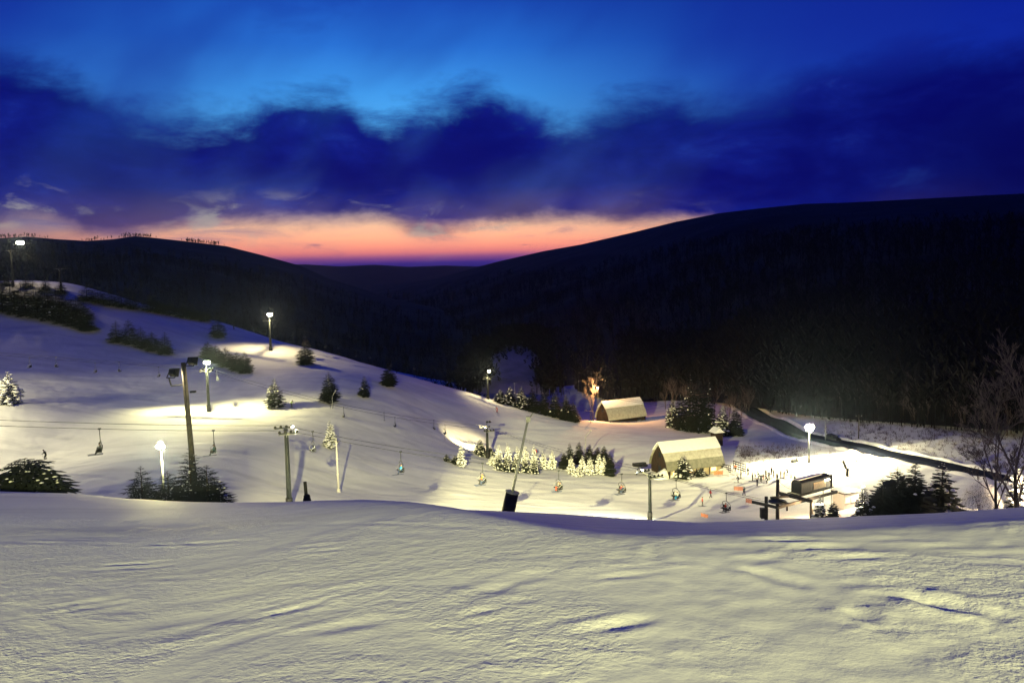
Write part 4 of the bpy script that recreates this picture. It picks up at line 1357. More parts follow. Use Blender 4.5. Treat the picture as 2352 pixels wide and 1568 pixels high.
# snow piled in front of the lodge
def mound(label, p, rx, ry, h, seed, rz=0.0, name='snow_heap'):
    rs = np.random.RandomState(seed)
    vs, fs = [], []
    nr, na = 7, 18
    for i in range(nr):
        f = i / (nr - 1)
        for j in range(na):
            t = 6.283 * j / na
            k = 1 + .18 * math.sin(3 * t + seed) + rs.uniform(-.06, .06)
            vs.append((math.cos(t) * rx * f * k, math.sin(t) * ry * f * k, h * (1 - f ** 2) * (1 + rs.uniform(-.12, .12)) - .12 * f - .08))
    fs = [(i * na + j, i * na + (j + 1) % na, (i + 1) * na + (j + 1) % na, (i + 1) * na + j) for i in range(nr - 1) for j in range(na)]
    o = MB().add(vs, fs).build(name, M['snow'], None, True)
    o.location = p; o.rotation_euler.z = rz
    return tag(o, label, 'snow heap')
mound('shovelled heap of snow at the lodge corner', hit(1530, 1097, 150), 4.6, 2.0, 2.3, 2, .3)
mound('long low snow heap in front of the lodge wall', hit(1512, 1096, 150), 3.0, 1.6, 1.2, 4)
mound('rounded snow heap beneath the dark racks', hit(1665, 1086, 150), 2.6, 1.5, 1.4, 6)

# small hut with a snowy cap behind the lodge
p = hit(1646, 1022, 215)
o = empty('hut', p, .3, 'narrow dark hut with a snow-capped roof behind the lodge', 'hut')
hh = 4.4
MB().box((0, 0, hh / 2 - .4), (2.6, 2.6, hh)).build('wall', M['wood_dark'], o)
MB().add([(-1.7, -1.7, hh - .5), (1.7, -1.7, hh - .5), (1.7, 1.7, hh - .5), (-1.7, 1.7, hh - .5), (0, -1.7, hh + .7), (0, 1.7, hh + .7)],
         [(0, 3, 5, 4), (1, 4, 5, 2), (0, 4, 1), (3, 2, 5), (0, 1, 2, 3)]).build('roof', M['wood_dark'], o)
MB().add([(-1.75, -1.75, hh - .42), (1.75, -1.75, hh - .42), (1.75, 1.75, hh - .42), (-1.75, 1.75, hh - .42), (0, -1.75, hh + 1.0), (0, 1.75, hh + 1.0)],
         [(0, 3, 5, 4), (1, 4, 5, 2), (0, 4, 1), (3, 2, 5), (0, 1, 2, 3)]).build('roof_snow', M['snow_load'], o)
MB().box((0, -1.33, 1.0), (.9, .06, 2.0)).build('door', M['frame_black'], o)

# ------------------------------------------------------------------ front lift station
ZP = -45.6
c_tip, c_fr, c_rb, c_bk = at_z(1728, 1152, ZP), at_z(1786, 1165, ZP), at_z(1922, 1129, ZP), at_z(1786, 1131, ZP)
c_cr = at_z(1866, 1151, ZP)
sgz = ground(c_fr.x, c_fr.y)
st = empty('lift_station', (c_fr.x, c_fr.y, sgz), 0, 'dark steel chairlift station with motor house on a raised frame', 'lift station')
loc = lambda p: Vector(p) - st.location
def sbeam(a, b, w=.42, h=.5, nm='beam'): return MB().beam(loc(a), loc(b), w, h).build(nm, M['frame_black'], st)
sbeam(c_tip, c_fr); sbeam(c_fr, c_rb); sbeam(c_bk, c_cr, .5, .6)
up_ = Vector((0, 0, .02))
sbeam(at_z(1770, 1143, ZP) + up_, at_z(1812, 1139, ZP) + up_, .4, .4)
sbeam(at_z(1812, 1156, ZP) - up_, at_z(1790, 1148, ZP) - up_, .3, .3)
sbeam(at_z(1800, 1160, ZP) - up_ * 2, at_z(1846, 1149, ZP) - up_ * 2, .3, .3)
for (u, v, vt) in ((1786, 1141, 1101), (1760, 1155, 1140), (1864, 1151, 1149), (1786, 1163, 1155), (1808, 1158, 1154)):
    q = at_z(u, v, ZP)
    tz = at(u, vt, q.y).z
    g = ground(q.x, q.y)
    short = u == 1808
    MB().tube(loc(Vector((q.x, q.y, (g - .5) if not short else ZP - 1.2))), loc(Vector((q.x, q.y, tz))), .36 if not short else .18, .32 if not short else .18, 10).build('post', M['frame_black'], st)
q = at_z(1757, 1155, ZP)
MB().box(loc((q.x - .2, q.y, ground(q.x, q.y) + 1.6)), (1.3, 1.0, 1.9)).build('control_cabinet', M['frame_black'], st)
# bullwheel under the frame
q = (c_fr + c_bk) / 2
MB().tube(loc(q + Vector((0, 0, -.45))), loc(q + Vector((0, 0, -.2))), 1.7, 1.7, 22).build('bullwheel', M['steel_dark'], st)
# motor house
m0, m1 = at_z(1832, 1136, ZP), at_z(1898, 1118, ZP)
dm = (m1 - m0); Lm = dm.length; rzm = math.atan2(dm.y, dm.x)
cm = (m0 + m1) / 2 + Vector((-math.sin(rzm), math.cos(rzm), 0)) * .3
Rz3 = Matrix.Rotation(rzm, 3, 'Z')
mh = MB()
Wd, Hb = 2.4, 1.9
vs, fs = [], []
prf = [(-Wd / 2, 0), (-Wd / 2, Hb)] + [(-Wd / 2 * math.cos(t), Hb + .75 * math.sin(t)) for t in (.35, .8, 1.57, 2.34, 2.79)] + [(Wd / 2, Hb), (Wd / 2, 0)]
for x in (-Lm / 2, Lm / 2):
    for (y, z) in prf: vs.append(Rz3 @ Vector((x, y, z + .3)) + loc(cm))
n = len(prf)
fs = [tuple(range(n)), tuple(range(2 * n - 1, n - 1, -1))] + [(i, n + i, n + (i + 1) % n, (i + 1) % n) for i in range(n)]
mh.add(vs, fs)
mhouse = mh.build('motor_house', M['frame_black'], st)
MB().box(Rz3 @ Vector((Lm * .12, -Wd / 2 - .03, 1.25)) + loc(cm), (Lm * .42, .06, 1.35), rzm).build('panel', M['wood_warm'], mhouse)
MB().box(Rz3 @ Vector((Lm * .36, -Wd / 2 - .2, 1.95)) + loc(cm), (1.3, .3, .18), rzm).build('lamp', M['lens_dim'], mhouse)
MB().box(Rz3 @ Vector((-Lm * .1, 0, Hb + 1.08)) + loc(cm), (Lm * .8, 1.2, .12), rzm).build('snow_cap', M['snow_load'], mhouse)
MB().box(loc(cm) + Vector((0, 0, .12)), (Lm + 1.4, Wd + .8, .14), rzm).build('platform', M['frame_black'], st)
# sag cable from the tall post
pa = at_z(1786, 1141, ZP); pa.z = at(1786, 1102, pa.y).z
MB().path([loc(x) for x in rope_path(pa, cm + Vector((-1, 0, 1.0)), 1.3, 8)], .03, 4).build('cable', M['frame_black'], st)
# sign board beyond the motor house
sb = at_z(1900, 1120, ZP) + Vector((1.2, 3.0, 0))
gz = ground(sb.x, sb.y)
o = empty('sign_board', (sb.x, sb.y, gz), -.25, 'tall dark board standing behind the motor house', 'sign')
zt = at(1899, 1089, sb.y).z - gz
MB().box((0, 0, zt - 1.4), (1.9, .14, 2.8)).build('board', M['steel_dark'], o)
for sx_ in (-.8, .8): MB().tube((sx_, .12, -.4), (sx_, .12, zt - .3), .07, .07, 6).build('post', M['frame_black'], o)
# lit hut beside the station
hp = at_z(1942, 1128, -47.0)
hg = ground(hp.x, hp.y)
o = empty('lift_hut', (hp.x, hp.y, hg), .45, 'small lift hut with a floodlit white roof right of the station', 'hut')
hz = -47.0 - hg
MB().box((0, 0, hz / 2 - .2), (4.0, 3.0, hz + .2)).build('wall', M['white_paint'], o)
MB().box((0, 0, hz + .1), (4.6, 3.6, .2), 0).build('roof', M['frame_black'], o)
MB().box((0, 0, hz + .32), (4.5, 3.5, .22), 0).build('roof_snow', M['snow_load'], o)
for sx_ in (-1.1, .6):
    w_ = MB().box((sx_, -1.53, hz * .62), (1.2, .06, 1.0)).build('window', M['window_lit'], o)
    MB().box((sx_, -1.55, hz * .62 - .55), (1.35, .12, .08)).build('sill', M['white_paint'], w_)
MB().box((1.6, -1.53, 1.0), (.75, .06, 2.0)).build('door', M['frame_black'], o)

# ------------------------------------------------------------------ snowmaking gear
def lance(label, u0, v0, u1, v1, Yd=None, r=.07, bend=None, mat='steel', pad=None):
    b = hit(u0, v0) if Yd is None else None
    if b is None:
        d = ray(u0, v0); b = Vector((d.x * Yd, Yd, 0)); b.z = ground(b.x, b.y)
    Yq = b.y
    t = at(u1, v1, Yq) - b
    o = empty('snowmaking_lance', b, 0, label, 'snow lance')
    if bend:
        m_ = at(bend[0], bend[1], Yq) - b
        MB().tube((0, 0, -.4), m_, r, r * .8, 7).tube(m_, t, r * .8, r * .6, 7).build('pipe', M[mat], o, True)
    else:
        MB().tube(Vector((0, 0, 0)) - t * .04, t, r, r * .7, 8).build('pipe', M[mat], o, True)
    MB().box(t, (.28, .28, .34)).build('nozzle_head', M['steel'], o)
    return o, b, t
o, b, t = lance('long leaning snowmaking lance rising from a black padded base', 1158, 1174, 1213, 962, 52, .10)
k = t.normalized()
MB().tube(k * .1, k * 2.45, .46, .42, 14).build('base_pad', M['pad'], o, True)
MB().tube(k * 2.43, k * 2.50, .47, .47, 14).build('pad_rim', M['steel'], o, True)
MB().path([k * .9 + Vector((.3, 0, 0)), Vector((.95, -.2, -.1))], .04, 5).path([k * .3 + Vector((.3, 0, 0)), Vector((.95, -.2, -.1))], .03, 5).path([k * 1.2 + Vector((.35, 0, 0)), Vector((.75, -.1, .4))], .03, 5).build('support_frame', M['steel_dark'], o)
MB().path([t, t + Vector((.22, 0, .22)), t + Vector((.32, 0, .42))], .05, 6).build('tip', M['steel'], o)
o, b, t = lance('thick frosted snowmaking pole, coloured white as if lamplit, below the snow-plastered conifer', 778, 1133, 772, 1006, None, .20, None, 'white_paint')  # white colour also stands for the star lamp's light on the pole
MB().tube((0, 0, -.3), (0, 0, .9), .42, .30, 10).build('base_collar', M['white_paint'], o, True)
for zz in (t.z * .35, t.z * .62): MB().tube((0, 0, zz - .1), (0, 0, zz + .1), .27, .27, 10).build('joint', M['white_paint'], o, True)
o, b, t = lance('bent snowmaking lance in front of the broad dark conifer', 764, 937, 771, 897, None, .09, (763, 910))
o, b, t = lance('tall bent lance standing in the dark conifer clump', 1343, 1062, 1357, 988, None, .10, (1345, 1002))
o, b, t = lance('thin dim lance between the dark conifers below the ridge tower', 1186, 934, 1181, 880, None, .09)
o, b, t = lance('short thin lance beside the lit patch left of the middle tower', 1022, 1010, 1020, 985, None, .05)
# black post with flared base on the brow
b = at(706, 1165, 39); b.z = ground(b.x, b.y)
o = empty('hydrant_post', b, 0, 'short black post with a flared skirt on the brow', 'post')
zt = at(703, 1106, 39).z - b.z
MB().tube((0, 0, -.2), (-.06, 0, zt), .09, .08, 10).build('shaft', M['pad'], o, True)
MB().tube((0, 0, -.5), (0, 0, zt * .46), .40, .15, 12).tube((0, 0, zt * .46), (0, 0, zt * .52), .17, .11, 12).build('skirt', M['pad'], o, True)
# small T post near the far barn
b = hit(1357, 970, 220)
o = empty('sign_post', b, 0, 'thin dark T-shaped post left of the far barn', 'post')
MB().tube((0, 0, -.3), (0, 0, 4.4), .14, .12, 7).build('pole', M['frame_black'], o); MB().beam((-2.2, 0, 4.2), (2.2, 0, 3.6), .14, .14).build('arm', M['frame_black'], o)
# padded posts and snow machine on the bank at right
for (u, v, hpx, lean, lab) in ((1944, 1075, 18, -.45, 'tilted dark marker post on the bright bank'), (1946, 1091, 16, .02, 'upright dark marker post below the tilted one')):
    b = hit(u, v, 170)
    o = empty('marker_post', b, 0, lab, 'post')
    h = hpx * b.y / FPX
    MB().tube((0, 0, -.2), (h * lean, 0, h), .34, .34, 10).build('pad', M['pad'], o, True)
    MB().tube((h * lean, 0, h), (h * lean * 1.08, 0, h * 1.1), .06, .05, 6).build('tip', M['steel'], o)
b = hit(1826, 1062, 170)
o = empty('snowmobile', b, .5, 'small dark snowmobile parked below the big floodlight', 'snowmobile')
MB().add([(-1.3, -.35, .25), (1.2, -.35, .25), (1.35, -.3, .5), (.5, -.3, .85), (-.1, -.28, .75), (-1.3, -.28, .7), (-1.3, .35, .25), (1.2, .35, .25), (1.35, .3, .5), (.5, .3, .85), (-.1, .28, .75), (-1.3, .28, .7)],
         [(0, 1, 2, 3, 4, 5), (11, 10, 9, 8, 7, 6), (0, 6, 7, 1), (1, 7, 8, 2), (2, 8, 9, 3), (3, 9, 10, 4), (4, 10, 11, 5), (5, 11, 6, 0)]).build('body', M['frame_black'], o)
MB().box((-.7, 0, .8), (1.1, .4, .2)).build('seat', M['pad'], o)
MB().box((-.5, 0, .14), (1.7, .4, .3)).build('track', M['rubber'], o)
for s in (-1, 1): MB().box((1.0, s * .5, .05), (1.1, .16, .06)).build('ski', M['steel_dark'], o)
MB().path([(.3, -.4, 1.05), (.35, 0, 1.0), (.3, .4, 1.05)], .03, 5).build('handlebar', M['steel_dark'], o)
MB().add([(.55, -.3, .84), (.55, .3, .84), (.35, .26, 1.2), (.35, -.26, 1.2)], [(0, 1, 2, 3)]).build('windscreen', M['glass'], o)

# long dark racks right of the lodge
def rack(label, p0, p1, h):
    p0, p1 = Vector(p0), Vector(p1)
    o = empty('ski_rack', p0, math.atan2(p1.y - p0.y, p1.x - p0.x), label, 'rack', 'ski racks by the lodge')
    L = (p1 - p0).xy.length; dzz = p1.z - p0.z
    for k in range(4):
        z = h * (.25 + .25 * k)
        MB().beam((0, 0, z), (L, 0, z + dzz), .06, .24).build('rail', M['steel_dark'], o)
    for k in range(6):
        x = L * k / 5
        MB().beam((x, .06, -.3 + dzz * k / 5), (x, .06, h + .1 + dzz * k / 5), .10, .08).build('post', M['frame_black'], o)
    return o
q = lambda u, v: hit(u, v, 150)
rack('long dark slatted rack nearer the lodge wall', q(1652, 1083), q(1678, 1089), 2.2)
rack('long dark slatted rack sloping away toward the floodlight', q(1684, 1078), q(1712, 1087), 2.3)

# orange safety fences
def fence(label, p0, p1, h):
    p0, p1 = Vector(p0), Vector(p1)
    o = empty('safety_fence', p0, math.atan2(p1.y - p0.y, p1.x - p0.x), label, 'fence', 'orange safety fences')
    L = (p1 - p0).xy.length
    for k in range(8):
        z = .25 + (h - .3) * k / 7
        MB().beam((0, 0, z), (L, 0, z), .015, (h - .3) / 7 * .72).build('band', M['orange'], o)
    for k in range(3): MB().tube((L * k / 2, .03, -.3), (L * k / 2, .03, h + .15), .04, .04, 6).build('post', M['wood_warm'], o)
    return o
fence('orange fence in front of the lodge door', q(1640, 1091), q(1660, 1090), 1.1)
fence('orange fence behind the person in teal', q(1686, 1127), q(1706, 1127), 1.1)
fence('orange fence just left of the lift station frame', at_z(1713, 1155, -52.6), at_z(1727, 1158, -52.6), 1.1)
fence('faint orange fence on the snow below the loaded chairs', q(1610, 1187), q(1626, 1189), .9)

# parked dark car on the road
b = hit(1914, 1012, 190)
o = empty('parked_car', b + Vector((0, 0, .15)), math.atan2((ROAD[62] - ROAD[58]).y, (ROAD[62] - ROAD[58]).x), 'dark parked car beside the road right of the big floodlight', 'car')
MB().add([(-2.2, -.9, .3), (2.2, -.9, .3), (2.25, -.85, .85), (1.2, -.85, 1.0), (.6, -.7, 1.6), (-1.9, -.7, 1.62), (-2.2, -.85, 1.0), (-2.2, .9, .3), (2.2, .9, .3), (2.25, .85, .85), (1.2, .85, 1.0), (.6, .7, 1.6), (-1.9, .7, 1.62), (-2.2, .85, 1.0)],
         [tuple(range(7)), tuple(range(13, 6, -1))] + [(i, i + 7, (i + 1) % 7 + 7, (i + 1) % 7) for i in range(7)]).build('body', M['frame_black'], o)
for x in (-1.4, 1.4):
    for s in (-1, 1):
        w_ = MB().tube((x, s * .72, .34), (x, s * .93, .34), .34, .34, 14).build('wheel', M['rubber'], o)
for s in (-1, 1): MB().box((-.65, s * .79, 1.3), (2.0, .05, .42)).build('window', M['glass'], o)
MB().box((.95, 0, 1.32), (.06, 1.3, .45), 0).build('windscreen', M['glass'], o)
# telephone poles by the road
for (u, v, vt, lab) in ((1896, 1016, 962, 'pale utility pole beside the parked car'), (1972, 1006, 952, 'dim utility pole on the bank above the road')):
    b = hit(u, v, 190)
    o = empty('utility_pole', b, 0, lab, 'utility pole')
    H = at(u, vt, b.y).z - b.z
    MB().tube((0, 0, -.5), (0, 0, H), .20, .14, 8).build('pole', M['wood_pole' if u > 1900 else 'steel'], o, True)
    MB().beam((-.9, 0, H - .5), (.9, 0, H - .5), .12, .12).build('crossarm', M['wood_pole'], o)
    for x in (-.8, .8): MB().tube((x, 0, H - .42), (x, 0, H - .2), .07, .05, 6).build('insulator', M['white_paint'], o)
# ------------------------------------------------------------------ people
def body_mesh(pose):
    J = {  # joints for standing, facing +x, metres
        'pel': (0, 0, .95), 'spn': (.0, 0, 1.15), 'chs': (.0, 0, 1.36), 'nck': (.0, 0, 1.50), 'hd1': (.02, 0, 1.60), 'hd2': (.03, 0, 1.72),
        'shL': (0, .19, 1.43), 'elL': (-.02, .27, 1.17), 'wrL': (.10, .27, .95), 'haL': (.14, .26, .87),
        'shR': (0, -.19, 1.43), 'elR': (-.02, -.27, 1.17), 'wrR': (.10, -.27, .95), 'haR': (.14, -.26, .87),
        'hiL': (0, .10, .90), 'knL': (.03, .11, .50), 'anL': (-.02, .12, .10), 'toL': (.17, .13, .05),
        'hiR': (0, -.10, .90), 'knR': (.03, -.11, .50), 'anR': (-.02, -.12, .10), 'toR': (.17, -.13, .05)}
    if pose == 'ski':
        up = ('pel', 'spn', 'chs', 'nck', 'hd1', 'hd2', 'shL', 'shR', 'hiL', 'hiR')
        for k in up: x, y, z = J[k]; J[k] = (x - .12 + max(0, z - .95) * .55, y, z - .14 - max(0, z - 1.2) * .12)
        for s, c in (('L', 1), ('R', -1)):
            J['el' + s] = (.12, .33 * c, 1.02); J['wr' + s] = (.36, .30 * c, .98); J['ha' + s] = (.43, .29 * c, .97); J['kn' + s] = (.14, .13 * c, .46)
    if pose == 'walk':
        J.update(knL=(.16, .11, .52), anL=(.24, .12, .11), toL=(.42, .12, .07), knR=(-.06, -.11, .50), anR=(-.28, -.12, .14), toR=(-.12, -.12, .05),
                 elL=(-.12, .26, 1.18), wrL=(-.10, .27, .96), haL=(-.08, .27, .88), elR=(.08, -.26, 1.18), wrR=(.24, -.25, 1.00), haR=(.30, -.24, .95))
    if pose == 'sit':
        for k, (x, y, z) in list(J.items()): J[k] = (x, y, z - .83)
        for s, c in (('L', 1), ('R', -1)):
            J['kn' + s] = (.44, .12 * c, .10); J['an' + s] = (.46, .12 * c, -.34); J['to' + s] = (.64, .13 * c, -.36)
            J['el' + s] = (.06, .27 * c, .36); J['wr' + s] = (.28, .20 * c, .28); J['ha' + s] = (.36, .18 * c, .28)
    Rr = {'pel': .155, 'spn': .15, 'chs': .165, 'nck': .07, 'hd1': .10, 'hd2': .095, 'sh': .085, 'el': .062, 'wr': .048, 'ha': .05, 'hi': .105, 'kn': .078, 'an': .07, 'to': .055}
    E = [('pel', 'spn'), ('spn', 'chs'), ('chs', 'nck'), ('nck', 'hd1'), ('hd1', 'hd2')]
    for s in 'LR':
        E += [('chs', 'sh' + s), ('sh' + s, 'el' + s), ('el' + s, 'wr' + s), ('wr' + s, 'ha' + s), ('pel', 'hi' + s), ('hi' + s, 'kn' + s), ('kn' + s, 'an' + s), ('an' + s, 'to' + s)]
    names = list(J)
    me = bpy.data.meshes.new('body')
    me.from_pydata([J[k] for k in names], [(names.index(a), names.index(b)) for a, b in E], [])
    ob = bpy.data.objects.new('body_tmp', me)
    COL.objects.link(ob)
    ob.modifiers.new('skin', 'SKIN')
    sub = ob.modifiers.new('sub', 'SUBSURF'); sub.levels = 1; sub.render_levels = 1
    for i, k in enumerate(names):
        r_ = Rr.get(k, Rr.get(k[:2], .06))
        me.skin_vertices[0].data[i].radius = (r_, r_ * (.8 if k in ('spn', 'chs', 'pel') else 1))
        me.skin_vertices[0].data[i].use_root = (k == 'pel')
    dg = bpy.context.evaluated_depsgraph_get()
    out = bpy.data.meshes.new_from_object(ob.evaluated_get(dg))
    bpy.data.objects.remove(ob)
    # material index by nearest bone
    seg = [(np.array(J[a]), np.array(J[b]), a[:2], b[:2]) for a, b in E]
    idx = []
    for p in out.polygons:
        c = np.array(p.center)
        best, bd = 0, 9
        for (a, b, ka, kb) in seg:
            t = np.clip(np.dot(c - a, b - a) / max(np.dot(b - a, b - a), 1e-9), 0, 1)
            d = np.linalg.norm(c - (a + (b - a) * t))
            if d < bd:
                bd = d
                if kb in ('hd',): k = 2
                elif ka == 'nc': k = 2
                elif kb == 'ha': k = 3
                elif kb == 'to': k = 3
                elif ka in ('hi', 'kn') or kb == 'hi': k = 1
                else: k = 0
                best = k
        idx.append(best)
    out.materials.clear()
    for m_ in range(4): out.materials.append(M['skin'])
    out.polygons.foreach_set('material_index', idx)
    out.polygons.foreach_set('use_smooth', [True] * len(out.polygons))
    return out, J
BODY = {k: body_mesh(k) for k in ('stand', 'ski', 'walk', 'sit')}
_cm = {}
def cloth(c):
    if c not in _cm: _cm[c] = material('cloth_%d' % len(_cm), c, .85, .25, 6)
    return _cm[c]
DARK, NAVY, RED, ORNG, TEAL, WHITE, BLUE, GREY, GREEN, PINK = (.02, .02, .025), (.03, .045, .11), (.55, .05, .03), (.7, .17, .04), (.06, .17, .19), (.7, .7, .68), (.03, .28, .62), (.14, .14, .15), (.35, .6, .12), (.6, .18, .16)

def person(label, loc, rz, pose, jacket, pants, hat=DARK, skis=True, poles=True, s=1.0, group=None):
    me, J = BODY[pose]
    m2 = me.copy()
    m2.materials[0] = cloth(jacket); m2.materials[1] = cloth(pants); m2.materials[2] = M['skin']; m2.materials[3] = cloth(DARK)
    o = link('person', m2)
    o.location = loc; o.rotation_euler = (0, 0, rz); o.scale = (s,) * 3
    tag(o, label, 'person', group)
    hx, hy, hz_ = J['hd2']
    hm = MB()
    vs, fs = [], []
    for i in range(5):
        ph = i / 4 * 1.6
        for j in range(10):
            t = 6.283 * j / 10
            vs.append((hx - .015 + .125 * math.cos(ph) * math.cos(t), hy + .115 * math.cos(ph) * math.sin(t), hz_ - .01 + .13 * math.sin(ph)))
    fs = [(i * 10 + j, i * 10 + (j + 1) % 10, (i + 1) * 10 + (j + 1) % 10, (i + 1) * 10 + j) for i in range(4) for j in range(10)]
    hm.add(vs, fs).build('helmet', cloth(hat), o, True)
    MB().box((hx + .105, hy, hz_ - .03), (.05, .17, .06)).build('goggles', M['glass'], o)
    if skis:
        for c in 'LR':
            x, y, z = J['an' + c]
            x += .08
            MB().box((x, y, z - .13), (1.65, .09, .03)).add([(x + .82, y - .045, z - .145), (x + .82, y + .045, z - .145), (x + .98, y + .03, z - .04), (x + .98, y - .03, z - .04)], [(0, 1, 2, 3)]).build('ski', cloth(NAVY), o)
    if poles:
        for c in 'LR':
            x, y, z = J['ha' + c]
            back = -.45 if pose == 'ski' else .05
            MB().tube((x, y, z + .06), (x + back, y * 1.15, .02 if pose != 'sit' else z - .3), .014, .01, 5).build('ski_pole', M['steel_dark'], o)
    return o

def stander(label, u, v, pose, jk, pt, face=0.0, ymin=140, group='people on the valley floor', **kw):
    if max(jk) < .3: jk = tuple(c * .45 for c in jk)
    if max(pt) < .3: pt = tuple(c * .45 for c in pt)
    p = hit(u, v, ymin)
    return person(label, p + Vector((0, 0, .06)), face, pose, jk, pt, group=group, **{'s': 1.15, **kw})

stander('skier in a bright red jacket standing alone on the snow', 1613, 1162, 'stand', RED, DARK, -.4)
stander('person in dark red striding across the snow by the cables', 1632, 1144, 'walk', (.33, .03, .04), DARK, .2, skis=False, poles=False)
stander('person in teal walking beside the orange fence', 1709, 1138, 'walk', TEAL, NAVY, 1.9, skis=False, poles=False)
stander('skier in dark clothes standing before the waiting group', 1739, 1117, 'stand', DARK, NAVY, .2)
stander('skier bent over at the left of the waiting group', 1743, 1100, 'ski', TEAL, NAVY, 2.8)
stander('skier crouching leftmost of the waiting group', 1735, 1098, 'ski', NAVY, DARK, 3.0, s=.8)
stander('skier in pink trousers in the waiting group', 1753, 1102, 'stand', TEAL, PINK, .5, s=.85)
stander('tall skier in grey behind the pink trousers', 1759, 1097, 'stand', GREY, GREY, -2.0)
stander('skier in navy right of the pink trousers', 1766, 1101, 'stand', NAVY, NAVY, 1.2)
stander('skier in grey-green standing apart right of the group', 1777, 1097, 'stand', (.10, .14, .12), GREY, .1)
stander('faint pale skier further right in the glare', 1793, 1098, 'stand', (.5, .48, .4), (.45, .42, .36), .6)
stander('second faint pale skier in the glare', 1801, 1099, 'stand', (.4, .38, .3), (.45, .42, .36), 2.1)
stander('pale person walking left of the motor house', 1817, 1103, 'walk', (.5, .4, .3), (.4, .35, .3), 2.6, skis=False, poles=False)
stander('person in grey-green close to the motor house', 1825, 1110, 'stand', (.15, .2, .17), GREY, 2.0, skis=False, poles=False)
stander('skier in olive trousers beside the dark racks', 1702, 1099, 'stand', (.13, .13, .09), (.13, .13, .08), 3.0)
stander('person in an orange jacket between the dark racks', 1689, 1084, 'stand', ORNG, GREY, .8, skis=False, poles=False)
stander('distant skier in a red jacket beyond the snowy young conifers', 1232, 1046, 'ski', RED, NAVY, 2.5)
stander('distant skier in pink on the slope below the ridge tower', 1142, 947, 'ski', PINK, PINK, 2.5, ymin=220, group='skiers on the slopes')
stander('skier in a lime vest next to the frosted conifer', 670, 936, 'ski', GREEN, GREY, -.6, group='skiers on the slopes')
stander('tiny dark skier on the lit ridge run at its left end', 537, 757, 'ski', DARK, DARK, -.4, ymin=220, group='skiers on the slopes')
stander('dark skier gliding over the left slope above the big bush', 105, 1056, 'ski', DARK, DARK, 2.9, ymin=100, group='skiers on the slopes')
for i, (u, v, ps, jk) in enumerate([(1728, 1104, 'stand', DARK), (1748, 1108, 'walk', NAVY), (1762, 1110, 'ski', DARK), (1785, 1104, 'stand', GREY), (1772, 1090, 'stand', NAVY), (1718, 1092, 'walk', DARK), (1808, 1092, 'ski', DARK), (1696, 1108, 'ski', NAVY)]):
    stander('dark-clad skier in the crowd below the big floodlight, %s of the loose ones from left' % ('third', 'fourth', 'fifth', 'seventh', 'sixth', 'second', 'last', 'first')[i], u, v, ps, jk, DARK, i * 1.3, skis=ps != 'walk', poles=ps != 'walk')
p = at(826, 1166, 42.0); p.z = ground(p.x, p.y) - .05
person('dark skier whose head just shows over the brow', Vector((p.x, p.y, at(826, 1155, 42).z - 1.78)), 1.2, 'ski', DARK, DARK, group='skiers on the slopes')

def rider(u, across, jk, pt, label, hat=DARK):
    p = chair_spot(CHP[u], uph, .07, across * 1.2, -2.44 * 1.2)
    person(label, p, math.atan2(uph.y, uph.x), 'sit', jk, pt, hat, group='riders on the front chairlift', s=1.1)
rider(228, .3, DARK, DARK, 'dark rider on the leftmost chair, near seat'); rider(228, -.3, GREY, DARK, 'dark rider on the leftmost chair, far seat')
rider(490, .4, TEAL, DARK, 'rider on the chair behind the wooden pole')
rider(920, .35, BLUE, NAVY, 'rider in a bright blue jacket on a chair')
rider(1108, .5, NAVY, NAVY, 'rider in navy beside one with an orange hood'); rider(1108, .0, ORNG, DARK, 'rider with an orange jacket beside one in navy', ORNG)
rider(1283, .5, DARK, DARK, 'dark rider sharing a chair with one in red trousers'); rider(1283, .0, GREY, RED, 'rider in red trousers below the snowy trees')
rider(1428, .5, NAVY, NAVY, 'navy rider on the chair left of the station tower'); rider(1428, .0, (.2, .05, .06), DARK, 'maroon rider on the chair left of the station tower')
rider(1553, .5, WHITE, BLUE, 'rider in a white jacket and blue trousers before the lodge', WHITE); rider(1553, .0, WHITE, DARK, 'rider in a white jacket and dark trousers before the lodge', WHITE)
rider(1668, .5, WHITE, DARK, 'rider in white on the chair nearest the station', WHITE); rider(1668, .0, RED, DARK, 'rider in red on the chair nearest the station', RED)
# ------------------------------------------------------------------ lamp powers (watts of radiant flux, as the engine counts them)
P_CAM, P_POLE, P_STAR, P_C, P_G, P_H, P_K, P_D, P_A, P_B = 480e3, 2500e3, 120e3, 58e3, 20e3, 4.0e3, 7e3, 34e3, 20e3, 14e3
P_BIG, P_LEFT, P_ORANGE, P_ST1, P_ST2, P_RIGHT = 100e3, 350e3, 45e3, 8e3, 9e3, 16e3
B_FWD = 0.5                                          # the narrow main beam of the lamps that point up the slope
HAZE = 0.00004
# ------------------------------------------------------------------ lit floodlights of the place, plus one added on the left
# floodlight behind the camera at the head of the slope
fp, pos = flood_pole('floodlight pole at the head of the slope', (9, -49, -1.75), 12.2, [(-.6, 0, (-.1, 1, -.25), 'lens_warm', .6, True), (.6, 0, (.1, 1, -.25), 'lens_warm', .6, True)], arm=(1, 0, 0))
add_light('flood_beam', (9, -48, 12.2), P_CAM, (1.0, 0.95, 0.36), (6, -32.5, -1.75), 66, .22, .4)

